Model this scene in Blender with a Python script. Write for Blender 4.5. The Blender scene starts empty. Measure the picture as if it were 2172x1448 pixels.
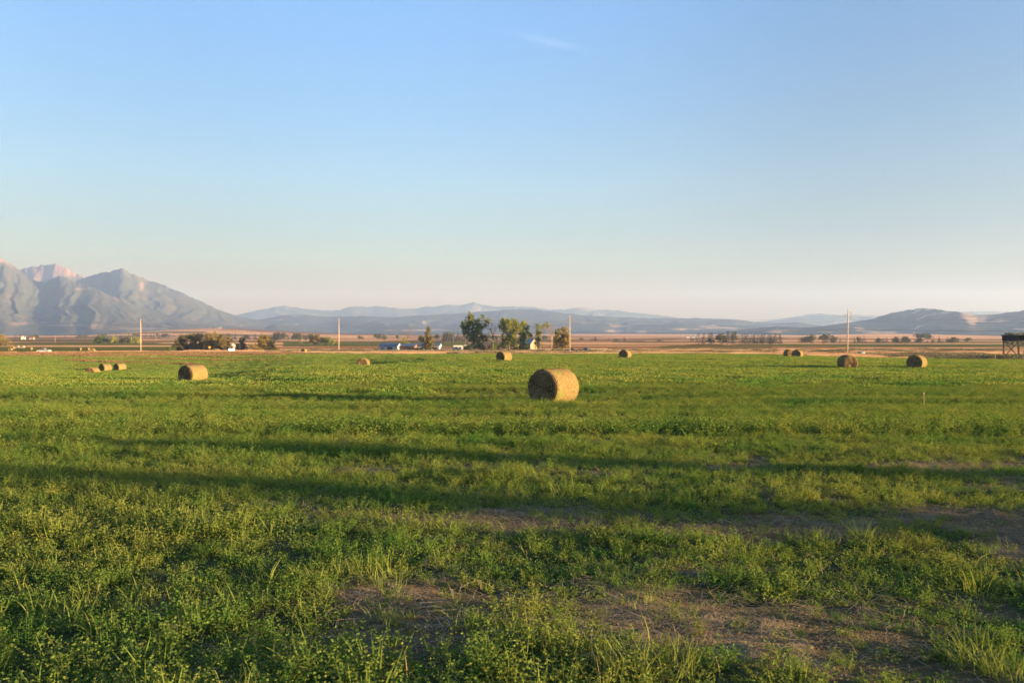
import bpy, math, random
import numpy as np
from mathutils import Vector, Matrix
R = math.radians
rng = np.random.default_rng(7)
random.seed(7)
scene = bpy.context.scene
COL = scene.collection

# ---------------------------------------------------------------- camera
FPX, CX, HORIZON = 1700.0, 1086.0, 706.0           # focal length / centre / eye level in photo pixels
EYE = 1.72
cam_d = bpy.data.cameras.new("camera")
cam = bpy.data.objects.new("camera", cam_d); COL.objects.link(cam)
cam_d.sensor_width = 36.0
cam_d.lens = FPX / 2172 * 36.0
cam_d.clip_start = 0.1
cam_d.clip_end = 60000
cam.location = (0, 0, EYE)
cam.rotation_euler = (R(90) - math.atan(18 / FPX), 0, 0)
cam_d.dof.use_dof = True
cam_d.dof.focus_distance = 40
cam_d.dof.aperture_fstop = 5.0
scene.camera = cam

# ---------------------------------------------------------------- light
SUN_EL, SUN_AZ = 5.6, 106.0                       # azimuth clockwise from +Y: from the right, a little behind the camera
world = bpy.data.worlds.new("World"); scene.world = world
world.use_nodes = True
wn, wl = world.node_tree.nodes, world.node_tree.links
wn.clear()
wo = wn.new("ShaderNodeOutputWorld"); bg = wn.new("ShaderNodeBackground")
sky = wn.new("ShaderNodeTexSky"); sky.sky_type = 'NISHITA'
sky.sun_disc = False
sky.sun_elevation = R(SUN_EL); sky.sun_rotation = R(SUN_AZ)
sky.altitude = 900; sky.air_density = 1.0; sky.dust_density = 1.0; sky.ozone_density = 1.0
bg.inputs["Strength"].default_value = 0.05
tcw = wn.new("ShaderNodeTexCoord"); sxw = wn.new("ShaderNodeSeparateXYZ"); wl.new(tcw.outputs["Generated"], sxw.inputs[0])
tint = wn.new("ShaderNodeValToRGB"); wl.new(sxw.outputs["Z"], tint.inputs[0])      # evening sky colour by height, unseen zenith brightened to add fill
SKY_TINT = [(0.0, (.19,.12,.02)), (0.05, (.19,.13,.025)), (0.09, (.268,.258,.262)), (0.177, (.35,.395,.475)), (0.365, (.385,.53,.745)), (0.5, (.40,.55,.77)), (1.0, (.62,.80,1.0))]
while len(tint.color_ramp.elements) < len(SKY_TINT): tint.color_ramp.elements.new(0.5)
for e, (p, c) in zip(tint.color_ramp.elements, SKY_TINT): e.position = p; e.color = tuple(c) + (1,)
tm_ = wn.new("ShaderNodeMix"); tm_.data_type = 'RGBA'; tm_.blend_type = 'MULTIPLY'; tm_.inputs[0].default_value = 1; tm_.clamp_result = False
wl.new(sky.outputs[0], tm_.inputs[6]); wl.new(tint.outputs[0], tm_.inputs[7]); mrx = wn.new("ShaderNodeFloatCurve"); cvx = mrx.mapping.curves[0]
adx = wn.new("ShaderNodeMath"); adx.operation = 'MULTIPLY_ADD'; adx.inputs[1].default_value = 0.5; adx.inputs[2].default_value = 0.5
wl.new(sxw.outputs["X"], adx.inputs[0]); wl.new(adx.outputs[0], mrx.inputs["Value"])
for i_, (p_, v_) in enumerate([(0.0, 1.0), (1.0, 1.1), (0.235, .80), (0.5, 1.0), (0.765, .70)]):  # edges dimmed like a lens vignette, unseen sides raised for fill
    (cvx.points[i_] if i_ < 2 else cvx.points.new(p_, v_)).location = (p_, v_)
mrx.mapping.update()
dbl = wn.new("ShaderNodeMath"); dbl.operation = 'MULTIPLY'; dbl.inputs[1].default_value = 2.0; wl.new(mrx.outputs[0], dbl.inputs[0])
# a faint wisp of cirrus high in the sky
dv = wn.new("ShaderNodeMath"); dv.operation = 'DIVIDE'; wl.new(sxw.outputs["X"], dv.inputs[0]); wl.new(sxw.outputs["Y"], dv.inputs[1])
dz = wn.new("ShaderNodeMath"); dz.operation = 'DIVIDE'; wl.new(sxw.outputs["Z"], dz.inputs[0]); wl.new(sxw.outputs["Y"], dz.inputs[1])
cvw = wn.new("ShaderNodeCombineXYZ"); wl.new(dv.outputs[0], cvw.inputs[0]); wl.new(dz.outputs[0], cvw.inputs[1])
mpw = wn.new("ShaderNodeMapping"); mpw.vector_type = 'TEXTURE'; mpw.inputs["Location"].default_value = (0.045, 0.362, 0); mpw.inputs["Rotation"].default_value = (0, 0, R(-13)); mpw.inputs["Scale"].default_value = (0.055, 0.0075, 1)
wl.new(cvw.outputs[0], mpw.inputs["Vector"])
grw = wn.new("ShaderNodeTexGradient"); grw.gradient_type = 'SPHERICAL'; wl.new(mpw.outputs[0], grw.inputs[0])
nzw = wn.new("ShaderNodeTexNoise"); nzw.inputs["Scale"].default_value = 1.6; nzw.inputs["Detail"].default_value = 5; wl.new(mpw.outputs[0], nzw.inputs["Vector"])
mlw = wn.new("ShaderNodeMath"); mlw.operation = 'MULTIPLY'; wl.new(grw.outputs["Fac"], mlw.inputs[0]); wl.new(nzw.outputs["Fac"], mlw.inputs[1])
frw = wn.new("ShaderNodeMath"); frw.operation = 'GREATER_THAN'; frw.inputs[1].default_value = 0; wl.new(sxw.outputs["Y"], frw.inputs[0])
ml2 = wn.new("ShaderNodeMath"); ml2.operation = 'MULTIPLY'; wl.new(mlw.outputs[0], ml2.inputs[0]); wl.new(frw.outputs[0], ml2.inputs[1])
ml3 = wn.new("ShaderNodeMath"); ml3.operation = 'MULTIPLY'; ml3.inputs[1].default_value = 0.075; wl.new(ml2.outputs[0], ml3.inputs[0])
cwm = wn.new("ShaderNodeMix"); cwm.data_type = 'RGBA'; wl.new(ml3.outputs[0], cwm.inputs[0]); cwm.inputs[7].default_value = (3.6, 3.9, 4.2, 1); wl.new(tm_.outputs[2], cwm.inputs[6])
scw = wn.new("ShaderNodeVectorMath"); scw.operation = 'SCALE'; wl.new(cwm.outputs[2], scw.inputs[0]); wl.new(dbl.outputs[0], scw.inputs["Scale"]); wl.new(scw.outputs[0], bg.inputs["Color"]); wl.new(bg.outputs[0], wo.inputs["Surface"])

sun_d = bpy.data.lights.new("sun", 'SUN')
sun_d.energy = 5.0; sun_d.angle = R(0.5); sun_d.color = (1.0, 0.70, 0.42)
sun = bpy.data.objects.new("sun", sun_d); COL.objects.link(sun)
sdir = Vector((math.sin(R(SUN_AZ)) * math.cos(R(SUN_EL)), math.cos(R(SUN_AZ)) * math.cos(R(SUN_EL)), math.sin(R(SUN_EL))))
sun.rotation_euler = sdir.to_track_quat('Z', 'Y').to_euler()
sun.location = (30, -10, 40)

scene.view_settings.view_transform = 'Standard'
scene.view_settings.look = 'None'
scene.view_settings.exposure = 2.85
scene.view_settings.gamma = 1.0
scene.render.engine = 'CYCLES'
scene.cycles.max_bounces = 5
scene.cycles.diffuse_bounces = 3
scene.cycles.transmission_bounces = 3
scene.cycles.transparent_max_bounces = 4
scene.cycles.volume_bounces = 0
scene.cycles.use_denoising = True

HAZE_DENSITY = 1.6e-4
HAZE_COLOR = (0.21, 0.335, 0.65)

# ---------------------------------------------------------------- helpers
def tag(o, label=None, cat=None, group=None, kind=None):
    if label: o["label"] = label
    if cat: o["category"] = cat
    if group: o["group"] = group
    if kind: o["kind"] = kind
    return o

def empty(name, loc, rz=0.0):
    o = bpy.data.objects.new(name, None); COL.objects.link(o)
    o.location = loc; o.rotation_euler = (0, 0, rz); o.empty_display_size = 0.3
    return o

def mesh_np(name, V, F, mats, fm=None, smooth=False):
    me = bpy.data.meshes.new(name)
    V = np.asarray(V, dtype=np.float32)
    if isinstance(F, np.ndarray):
        k = F.shape[1]; n = F.shape[0]
        me.vertices.add(len(V)); me.vertices.foreach_set("co", V.ravel())
        me.loops.add(n * k); me.loops.foreach_set("vertex_index", F.astype(np.int32).ravel())
        me.polygons.add(n)
        me.polygons.foreach_set("loop_start", np.arange(0, n * k, k, dtype=np.int32))
        me.polygons.foreach_set("loop_total", np.full(n, k, dtype=np.int32))
        me.update(calc_edges=True)
    else:
        me.from_pydata(V.tolist(), [], F)
    for m in (mats if isinstance(mats, (list, tuple)) else [mats]):
        me.materials.append(m)
    if fm is not None:
        me.polygons.foreach_set("material_index", np.asarray(fm, dtype=np.int32))
    if smooth:
        me.polygons.foreach_set("use_smooth", np.ones(len(me.polygons), dtype=bool))
    me.update()
    return me

def obj(name, me, parent=None, loc=(0, 0, 0), rz=0.0, link=True):
    o = bpy.data.objects.new(name, me)
    if link: COL.objects.link(o)
    o.location = loc; o.rotation_euler = (0, 0, rz)
    if parent: o.parent = parent
    return o

class MB:
    """collects shapes for one mesh"""
    def __init__(s): s.V = []; s.F = []
    def add(s, V, F):
        b = len(s.V); s.V += [tuple(v) for v in V]; s.F += [tuple(i + b for i in f) for f in F]
    def box(s, x0, x1, y0, y1, z0, z1):
        s.add([(x0,y0,z0),(x1,y0,z0),(x1,y1,z0),(x0,y1,z0),(x0,y0,z1),(x1,y0,z1),(x1,y1,z1),(x0,y1,z1)],
              [(0,3,2,1),(4,5,6,7),(0,1,5,4),(1,2,6,5),(2,3,7,6),(3,0,4,7)])
    def tube(s, pts, radii, n=6, cap=True):
        pts = [Vector(p) for p in pts]
        if not isinstance(radii, (list, tuple)): radii = [radii] * len(pts)
        rings = []; V = []; F = []
        up = Vector((0, 0, 1)); prev = None
        for i, p in enumerate(pts):
            t = (pts[min(i + 1, len(pts) - 1)] - pts[max(i - 1, 0)]).normalized()
            a = prev if prev is not None else (Vector((1, 0, 0)) if abs(t.z) > 0.9 else up)
            u = (a - t * a.dot(t)).normalized(); w = t.cross(u); prev = u
            rings.append(len(V))
            for k in range(n):
                q = 2 * math.pi * k / n
                V.append(p + (u * math.cos(q) + w * math.sin(q)) * radii[i])
        for i in range(len(pts) - 1):
            a, b = rings[i], rings[i + 1]
            for k in range(n):
                F.append((a + k, a + (k + 1) % n, b + (k + 1) % n, b + k))
        if cap:
            F.append(tuple(rings[0] + k for k in reversed(range(n)))); F.append(tuple(rings[-1] + k for k in range(n)))
        s.add(V, F)
    def prism(s, poly, y0, y1):
        """polygon in x,z extruded along y"""
        n = len(poly)
        V = [(x, y0, z) for x, z in poly] + [(x, y1, z) for x, z in poly]
        F = [tuple(range(n)), tuple(reversed(range(n, 2 * n)))] + [(i, i + n, (i + 1) % n + n, (i + 1) % n) for i in range(n)]
        s.add(V, F)
    def build(s, name, mat, parent=None, loc=(0, 0, 0), rz=0.0, smooth=False):
        return obj(name, mesh_np(name, s.V, s.F, mat, smooth=smooth), parent, loc, rz)

def kids(o): return [c for c in bpy.data.objects if c.parent == o]
def copy_thing(o):
    c = o.copy(); COL.objects.link(c)
    for ch in kids(o):
        d = ch.copy(); COL.objects.link(d); d.parent = c
        for g in kids(ch):
            e = g.copy(); COL.objects.link(e); e.parent = d
    return c

def hsh(ix, iy, seed):
    n = (ix.astype(np.int64) * 374761393 + iy.astype(np.int64) * 668265263 + seed * 1442695041) & 0xFFFFFFFF
    n = ((n ^ (n >> 13)) * 1274126177) & 0xFFFFFFFF
    n = n ^ (n >> 16)
    return (n & 0xFFFFFF) / float(0xFFFFFF)
def vnoise(x, y, seed=0):
    x = np.asarray(x, float); y = np.asarray(y, float)
    ix = np.floor(x); iy = np.floor(y); fx = x - ix; fy = y - iy
    fx = fx * fx * fx * (fx * (fx * 6 - 15) + 10); fy = fy * fy * fy * (fy * (fy * 6 - 15) + 10)
    a = hsh(ix, iy, seed); b = hsh(ix + 1, iy, seed); c = hsh(ix, iy + 1, seed); d = hsh(ix + 1, iy + 1, seed)
    return (a * (1 - fx) + b * fx) * (1 - fy) + (c * (1 - fx) + d * fx) * fy
def fbm(x, y, seed=0, o=4):
    s = 0; a = 0.5; t = 0
    for i in range(o):
        s = s + a * vnoise(x * 2**i, y * 2**i, seed + i * 17); t += a; a *= 0.5
    return s / t
def sstep(a, b, x):
    t = np.clip((x - a) / (b - a), 0, 1); return t * t * (3 - 2 * t)

# ---------------------------------------------------------------- terrain height
PROF_KEYS = [-700, 60, 200, 440, 700, 1000, 1500, 2000, 2900]
D0 = [0, 8, 15, 25, 34, 50, 65, 80, 95, 108, 124, 150, 190, 230, 265, 300, 350, 450, 800, 20000]
PROF = [
 [0,-.1,-.4,-.80,-1.2,-1.7,-2.2,-2.8,-3.3,-3.8,-4.3,-4.9,-5.2,-5.1,-4.95,-5.8,-6.9,-8.2,-9.3,-9.6],
 [0,-.1,-.4,-.80,-1.2,-1.8,-2.3,-2.8,-3.3,-3.8,-4.4,-5.0,-5.3,-5.1,-4.95,-5.8,-6.9,-8.2,-9.3,-9.6],
 [0,-.1,-.4,-.80,-1.2,-1.8,-2.3,-2.7,-3.15,-4.2,-5.2,-5.75,-5.4,-5.1,-4.95,-5.6,-6.7,-8.2,-9.3,-9.6],
 [0,-.1,-.4,-.82,-1.25,-1.8,-2.35,-3.0,-3.45,-4.1,-4.9,-5.4,-5.2,-5.0,-4.9,-5.5,-6.5,-8.0,-9.3,-9.6],
 [0,-.1,-.4,-.85,-1.3,-1.65,-1.9,-2.1,-2.3,-3.0,-4.0,-4.4,-4.2,-4.4,-5.0,-5.7,-6.5,-8.0,-9.3,-9.6],
 [0,-.1,-.4,-.85,-1.3,-1.6,-1.85,-2.05,-2.2,-2.35,-2.5,-2.8,-3.4,-4.4,-5.1,-5.7,-6.4,-7.9,-9.3,-9.6],
 [0,-.1,-.4,-.85,-1.3,-1.6,-1.85,-2.05,-2.15,-2.25,-2.35,-2.65,-3.3,-4.5,-5.3,-5.7,-6.3,-7.7,-9.2,-9.6],
 [0,-.1,-.4,-.85,-1.3,-1.6,-1.85,-2.05,-2.2,-2.4,-2.75,-3.3,-4.6,-5.3,-5.7,-6.0,-6.5,-7.7,-9.2,-9.6],
 [0,-.1,-.4,-.85,-1.3,-1.6,-1.85,-2.05,-2.3,-2.6,-3.0,-3.7,-4.9,-5.6,-5.9,-6.2,-6.7,-7.8,-9.2,-9.6],
]
SL = np.linspace(math.log(1), math.log(20001), 900)          # log(1+s)
_tab = []
for p in PROF:
    v = np.interp(np.exp(SL) - 1, D0, p)
    k = np.exp(-0.5 * (np.arange(-14, 15) / 5.0) ** 2); k /= k.sum()
    _tab.append(np.convolve(np.pad(v, 14, mode='edge'), k, 'valid'))
TAB = np.array(_tab)
def s_of(x, y): return np.maximum(np.abs(x), np.abs(y))
def H(x, y, detail=True):
    x = np.asarray(x, float); y = np.asarray(y, float)
    s = np.maximum(s_of(x, y), 1e-6)
    t = np.where(y > 0, x / np.maximum(y, 1e-6), np.sign(x) * 9)
    px = np.clip(CX + FPX * np.clip(t, -1.05, 1.05), -700, 2900)
    kf = np.interp(px, PROF_KEYS, np.arange(len(PROF_KEYS)))
    k0 = np.clip(np.floor(kf).astype(int), 0, len(PROF_KEYS) - 2); f = kf - k0; f = f * f * (3 - 2 * f)
    lf = np.log(1 + s) / SL[-1] * (len(SL) - 1)
    l0 = np.clip(lf.astype(int), 0, len(SL) - 2); g = lf - l0
    a = TAB[k0, l0] * (1 - g) + TAB[k0, l0 + 1] * g
    b = TAB[k0 + 1, l0] * (1 - g) + TAB[k0 + 1, l0 + 1] * g
    z = a * (1 - f) + b * f
    if detail:
        near = 1 - sstep(120, 300, s)
        z = z + near * (0.16 * (fbm(x / 14 + 9, y / 9 + 3, 5, 3) - 0.5) * sstep(4, 18, s))
        z = z + (1 - sstep(14, 26, s)) * 0.045 * (fbm(x / .22, y / .22, 13, 3) - 0.5)
        z = z + (1 - sstep(30, 60, s)) * (0.10 * (fbm(x / 1.6, y / 1.6, 11, 3) - 0.5))
        # far plain: low swells
        far = sstep(500, 1200, s)
        z = z + far * 3.0 * (fbm(x / 900 + 4, y / 500 + 8, 21, 3) - 0.5)
    # pale hill with a ranch on top, left of centre
    def swell(px0, Y0, wx, wy, h):
        X0 = (px0 - CX) / FPX * Y0
        return h * np.exp(-((x - X0) / wx) ** 2 - ((y - Y0) / wy) ** 2)
    z = z + swell(440, 2400, 260, 300, 19) + swell(640, 2500, 500, 300, 8) + swell(1260, 3300, 700, 400, 7) + swell(1880, 2500, 260, 300, 8)
    z = z + swell(1500, 520, 26, 12, 2.6) + swell(1580, 545, 22, 12, 2.3) + swell(1440, 505, 22, 10, 1.6) + swell(1735, 500, 14, 8, 1.5)
    return z
def hz(x, y): return float(H(np.array([x]), np.array([y]))[0])
def at(px, Y): return (px - CX) / FPX * Y
def ground_at(px, py):
    """the near-field ground point under a photo pixel (x, y)"""
    Y = 5.0
    for _ in range(60):
        x = at(px, Y); Y = 0.5 * Y + 0.5 * (EYE - hz(x, Y)) * FPX / (py - HORIZON)
    return at(px, Y), Y

# ---------------------------------------------------------------- materials
def nodes(m):
    m.use_nodes = True; nt = m.node_tree; nt.nodes.clear(); return nt.nodes, nt.links
def mat_simple(name, col, rough=0.8, var=0.15, scale=3.0, metal=0.0, bump=0.0, spec=0.3):
    m = bpy.data.materials.new(name); n, l = nodes(m)
    out = n.new("ShaderNodeOutputMaterial"); p = n.new("ShaderNodeBsdfPrincipled")
    p.inputs["Roughness"].default_value = rough; p.inputs["Metallic"].default_value = metal
    p.inputs["Specular IOR Level"].default_value = spec
    tc = n.new("ShaderNodeTexCoord"); nz = n.new("ShaderNodeTexNoise"); nz.inputs["Scale"].default_value = scale; nz.inputs["Detail"].default_value = 5
    l.new(tc.outputs["Object"], nz.inputs["Vector"])
    r = n.new("ShaderNodeValToRGB")
    r.color_ramp.elements[0].position = 0.3; r.color_ramp.elements[1].position = 0.7
    r.color_ramp.elements[0].color = tuple(c * (1 - var) for c in col) + (1,)
    r.color_ramp.elements[1].color = tuple(min(1, c * (1 + var)) for c in col) + (1,)
    l.new(nz.outputs["Fac"], r.inputs[0]); l.new(r.outputs[0], p.inputs["Base Color"])
    if bump:
        b = n.new("ShaderNodeBump"); b.inputs["Strength"].default_value = bump; b.inputs["Distance"].default_value = 0.05
        l.new(nz.outputs["Fac"], b.inputs["Height"]); l.new(b.outputs[0], p.inputs["Normal"])
    l.new(p.outputs[0], out.inputs[0]); return m

def mat_leaf(name, c0, c1, trans=0.35, tcol=None, wscale=0.35, c2=None):
    """thin leaf: diffuse + translucent, colour varied per plant and by patches of the field"""
    m = bpy.data.materials.new(name); n, l = nodes(m)
    out = n.new("ShaderNodeOutputMaterial")
    d = n.new("ShaderNodeBsdfDiffuse"); t = n.new("ShaderNodeBsdfTranslucent"); mx = n.new("ShaderNodeMixShader")
    oi = n.new("ShaderNodeObjectInfo"); g = n.new("ShaderNodeNewGeometry")
    nz = n.new("ShaderNodeTexNoise"); nz.inputs["Scale"].default_value = wscale; nz.inputs["Detail"].default_value = 3
    l.new(g.outputs["Position"], nz.inputs["Vector"])
    ma = n.new("ShaderNodeMath"); ma.operation = 'MULTIPLY_ADD'; ma.inputs[1].default_value = 0.45
    l.new(oi.outputs["Random"], ma.inputs[0]); 
    mb = n.new("ShaderNodeMath"); mb.operation = 'MULTIPLY_ADD'; mb.inputs[1].default_value = 1.3; mb.inputs[2].default_value = -0.40
    l.new(nz.outputs["Fac"], mb.inputs[0]); l.new(mb.outputs[0], ma.inputs[2])
    mr = n.new("ShaderNodeMath"); mr.operation = 'MULTIPLY_ADD'; mr.inputs[1].default_value = 0.35
    l.new(g.outputs["Random Per Island"], mr.inputs[0]); l.new(ma.outputs[0], mr.inputs[2])
    r = n.new("ShaderNodeValToRGB")
    r.color_ramp.elements[0].position = 0.15; r.color_ramp.elements[1].position = 1.0
    r.color_ramp.elements[0].color = c0 + (1,); r.color_ramp.elements[1].color = c1 + (1,)
    if c2:
        e = r.color_ramp.elements.new(0.9); e.color = c1 + (1,); r.color_ramp.elements[-1].color = c2 + (1,)
    l.new(mr.outputs[0], r.inputs[0]); l.new(r.outputs[0], d.inputs["Color"])
    tm = n.new("ShaderNodeMix"); tm.data_type = 'RGBA'; tm.blend_type = 'MULTIPLY'; tm.inputs[0].default_value = 1
    tm.inputs[7].default_value = (tcol or (1.5, 1.4, 0.8)) + (1,)
    l.new(r.outputs[0], tm.inputs[6]); l.new(tm.outputs[2], t.inputs["Color"])
    mx.inputs[0].default_value = trans
    l.new(d.outputs[0], mx.inputs[1]); l.new(t.outputs[0], mx.inputs[2]); l.new(mx.outputs[0], out.inputs[0])
    return m

M = {}
M['alfalfa'] = mat_leaf('alfalfa_leaf', (0.050, 0.146, 0.031), (0.184, 0.212, 0.052), 0.32)
M['grass'] = mat_leaf('grass_blade', (0.072, 0.145, 0.030), (0.210, 0.235, 0.070), 0.30)
M['straw'] = mat_leaf('straw_litter', (0.17, 0.13, 0.08), (0.36, 0.28, 0.17), 0.10, (1, 1, 1))
M['dry'] = mat_leaf('dry_grass_stems', (0.24, 0.150, 0.085), (0.56, 0.405, 0.27), 0.5, (1, 0.95, 0.8), 0.06)
M['hayrow'] = mat_leaf('cut_hay_stems', (0.10, 0.068, 0.036), (0.22, 0.150, 0.082), 0.15, (1, 1, 1), 0.05)
M['sage'] = mat_leaf('weed_leaves', (0.07, 0.075, 0.045), (0.16, 0.15, 0.09), 0.2, (1, 1, 1), 0.05)
M['cottonwood'] = mat_leaf('cottonwood_leaves', (0.125, 0.165, 0.032), (0.31, 0.32, 0.065), 0.35, None, 0.15)
M['cotton_dark'] = mat_leaf('dark_tree_leaves', (0.055, 0.10, 0.026), (0.19, 0.22, 0.05), 0.3, None, 0.15)
M['willow'] = mat_leaf('willow_leaves', (0.11, 0.105, 0.032), (0.27, 0.215, 0.068), 0.3, None, 0.12)
M['willow_dark'] = mat_leaf('dark_willow_leaves', (0.05, 0.058, 0.024), (0.12, 0.11, 0.04), 0.3, None, 0.12)
M['conifer'] = mat_leaf('conifer_needles', (0.032, 0.046, 0.024), (0.065, 0.075, 0.038), 0.1, None, 0.02)
M['spruce'] = mat_leaf('spruce_needles', (0.10, 0.095, 0.03), (0.20, 0.165, 0.055), 0.15, None, 0.2)
M['bark'] = mat_simple('bark', (0.16, 0.12, 0.085), 0.9, 0.3, 4, bump=0.5)
M['deadwood'] = mat_simple('dead_wood', (0.26, 0.20, 0.15), 0.9, 0.25, 4)
M['pole'] = mat_simple('pole_wood', (0.42, 0.33, 0.24), 0.85, 0.2, 2.0)
M['steel'] = mat_simple('galvanised_steel', (0.20, 0.20, 0.21), 0.5, 0.1, 5, 0.6)
M['insul'] = mat_simple('insulator_glaze', (0.10, 0.10, 0.11), 0.3, 0.1, 5)
M['wire'] = mat_simple('wire_metal', (0.10, 0.10, 0.11), 0.6, 0.1, 1)
M['white'] = mat_simple('white_siding', (0.48, 0.47, 0.45), 0.7, 0.06, 2)
M['cream'] = mat_simple('cream_siding', (0.25, 0.19, 0.135), 0.7, 0.08, 2)
M['brownwall'] = mat_simple('brown_boards', (0.13, 0.085, 0.06), 0.85, 0.25, 3)
M['blueroof'] = mat_simple('blue_metal_roof', (0.10, 0.125, 0.17), 0.45, 0.1, 2, 0.3)
M['brownroof'] = mat_simple('brown_shingle_roof', (0.10, 0.075, 0.06), 0.9, 0.2, 4)
M['greyroof'] = mat_simple('grey_shingle_roof', (0.17, 0.18, 0.20), 0.85, 0.2, 4)
M['glass'] = mat_simple('window_glass', (0.03, 0.04, 0.05), 0.1, 0.1, 1, 0.0, 0, 0.7)
M['door'] = mat_simple('door_paint', (0.10, 0.08, 0.07), 0.6, 0.1, 3)
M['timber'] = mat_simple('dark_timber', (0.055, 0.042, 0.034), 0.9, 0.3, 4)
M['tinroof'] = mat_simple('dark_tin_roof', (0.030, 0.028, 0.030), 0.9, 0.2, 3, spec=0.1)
M['rail'] = mat_simple('fence_rail_wood', (0.50, 0.45, 0.38), 0.85, 0.15, 3)
M['post'] = mat_simple('weathered_post', (0.28, 0.21, 0.14), 0.9, 0.25, 8)
M['tyre'] = mat_simple('tyre_rubber', (0.02, 0.02, 0.02), 0.85, 0.1, 5)
M['chrome'] = mat_simple('wheel_alloy', (0.5, 0.5, 0.5), 0.3, 0.05, 5, 0.8)
M['yellow'] = mat_simple('yellow_sign_paint', (0.75, 0.48, 0.03), 0.4, 0.05, 5)
M['teal'] = mat_simple('teal_tank_paint', (0.10, 0.17, 0.19), 0.5, 0.15, 3)
def carpaint(name, c): return mat_simple(name, c, 0.25, 0.03, 1, 0.3, 0, 0.6)
M['car_white'] = carpaint('white_car_paint', (0.70, 0.72, 0.74)); M['car_blue'] = carpaint('dark_blue_car_paint', (0.05, 0.07, 0.11))
M['car_silver'] = carpaint('silver_car_paint', (0.32, 0.34, 0.36)); M['car_grey'] = carpaint('grey_car_paint', (0.12, 0.12, 0.13))
m = bpy.data.materials.new('sun_glint_glow'); n, l = nodes(m); o_ = n.new("ShaderNodeOutputMaterial"); e_ = n.new("ShaderNodeEmission")
e_.inputs[0].default_value = (1, 0.86, 0.66, 1); e_.inputs[1].default_value = 90; l.new(e_.outputs[0], o_.inputs[0]); M['headlight_or_glint'] = m  # glow standing in for the sun glinting off a car
m = bpy.data.materials.new('tail_light'); M['taillight'] = mat_simple('tail_light_plastic', (0.35, 0.02, 0.02), 0.3, 0.05)

# ---------------------------------------------------------------- ground
def near_masks(x, y):
    """bare soil (0..1) in the alfalfa near the camera"""
    b = np.zeros_like(x)
    wob = (fbm(x / 0.9, y / 0.9, 31, 3) - 0.5)
    for (px, py, rx, ry, a) in BARE:
        gx, gy = px, py
        q = np.sqrt(((x - gx) / (rx * .78)) ** 2 + ((y - gy) / (ry * .78)) ** 2)
        b = np.maximum(b, .9 * a * (1 - sstep(0.35, 1.25, q + 2.0 * wob)))
    g = sstep(0.62, 0.76, fbm(x / 1.2 + 3, y / 1.3 + 7, 41, 3)) * (1 - sstep(12, 22, s_of(x, y))) * sstep(-3.5, 1.0, x)
    return np.clip(np.maximum(b, 0.75 * g), 0, 1)
BARE = []
for (px, py, rx, ry, a) in [(1010, 1275, 1.1, 0.75, 1.0), (860, 1350, 0.7, 0.4, 1.0), (1420, 1320, 1.0, 0.7, .9), (1720, 1125, 2.0, 0.6, 1.0),
                            (2160, 1130, 1.3, 1.6, 1.0), (1780, 1290, 1.0, 0.5, .8), (1000, 1112, 1.6, 0.35, .95), (2030, 985, 2.2, 1.0, .9),
                            (740, 1000, 1.1, 0.5, .8), (1150, 1085, 1.0, 0.4, .8), (1290, 1005, 1.5, 0.8, .6), (1250, 940, 1.2, 0.6, .5), (1620, 1385, 1.1, 0.35, .8),
                            (300, 1295, 0.45, 0.3, .8), (1960, 1340, 0.7, 0.5, .8), (660, 1075, 0.8, 0.3, .6), (1500, 1210, 0.9, 0.4, .6), (1900, 1420, 0.8, 0.3, .7)]:
    gx, gy = ground_at(px, py); BARE.append((gx, gy, rx, ry, a))

def plain_fields(x, y):
    """colour of what grows on the ground away from the near field"""
    px = CX + FPX * x / np.maximum(y, 1)
    c = np.zeros(x.shape + (3,))
    tan = np.array([0.50, 0.335, 0.215]); tan2 = np.array([0.62, 0.425, 0.275]); brn = np.array([0.27, 0.165, 0.10]); grn = np.array([0.12, 0.145, 0.04]); grn2 = np.array([0.14, 0.135, 0.06])
    n1 = vnoise(x / 520 + 2, y / 170 + 5, 51); n2 = vnoise(x / 240 + 12, y / 90 + 1, 52)
    c[:] = tan
    def put(mask, col): c[mask] = col
    put((n1 > 0.55), tan2); put((n1 < 0.34), brn); put((n2 > 0.72) & (y > 700) & (y < 2200), grn2)
    put((y > 620) & (y < 1150) & (px > 600) & (px < 1000) & (n2 > 0.25), grn)
    put((y > 700) & (y < 840) & (px > -400) & (px < 420), grn)
    put((y > 455) & (y < 600) & (px > -600) & (px < 430), grn)
    put((y > 1000) & (y < 1350) & (px > -100) & (px < 300), grn2)
    put((y > 560) & (y < 800) & (px > 1560) & (px < 2600), grn)
    put((y > 880) & (y < 1150) & (px > 1300) & (px < 2600) & (n2 > .4), grn2)
    put((y > 2600) & (y < 3100) & (px > 1500) & (px < 2600), grn2)
    put((y > 480) & (y < 560) & (px > 1400) & (px < 1640), grn2)
    put((y > 380) & (y < 470) & (px > 440) & (px < 800), tan)
    put((y < 292) & (px < 640) & (px > -900), np.array([0.17, 0.125, 0.065])); put((y > 300) & (y < 455) & (px < 400) & (px > -900) & (n2 > .2), grn)
    put((y > 3000), tan2)
    return c

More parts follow.
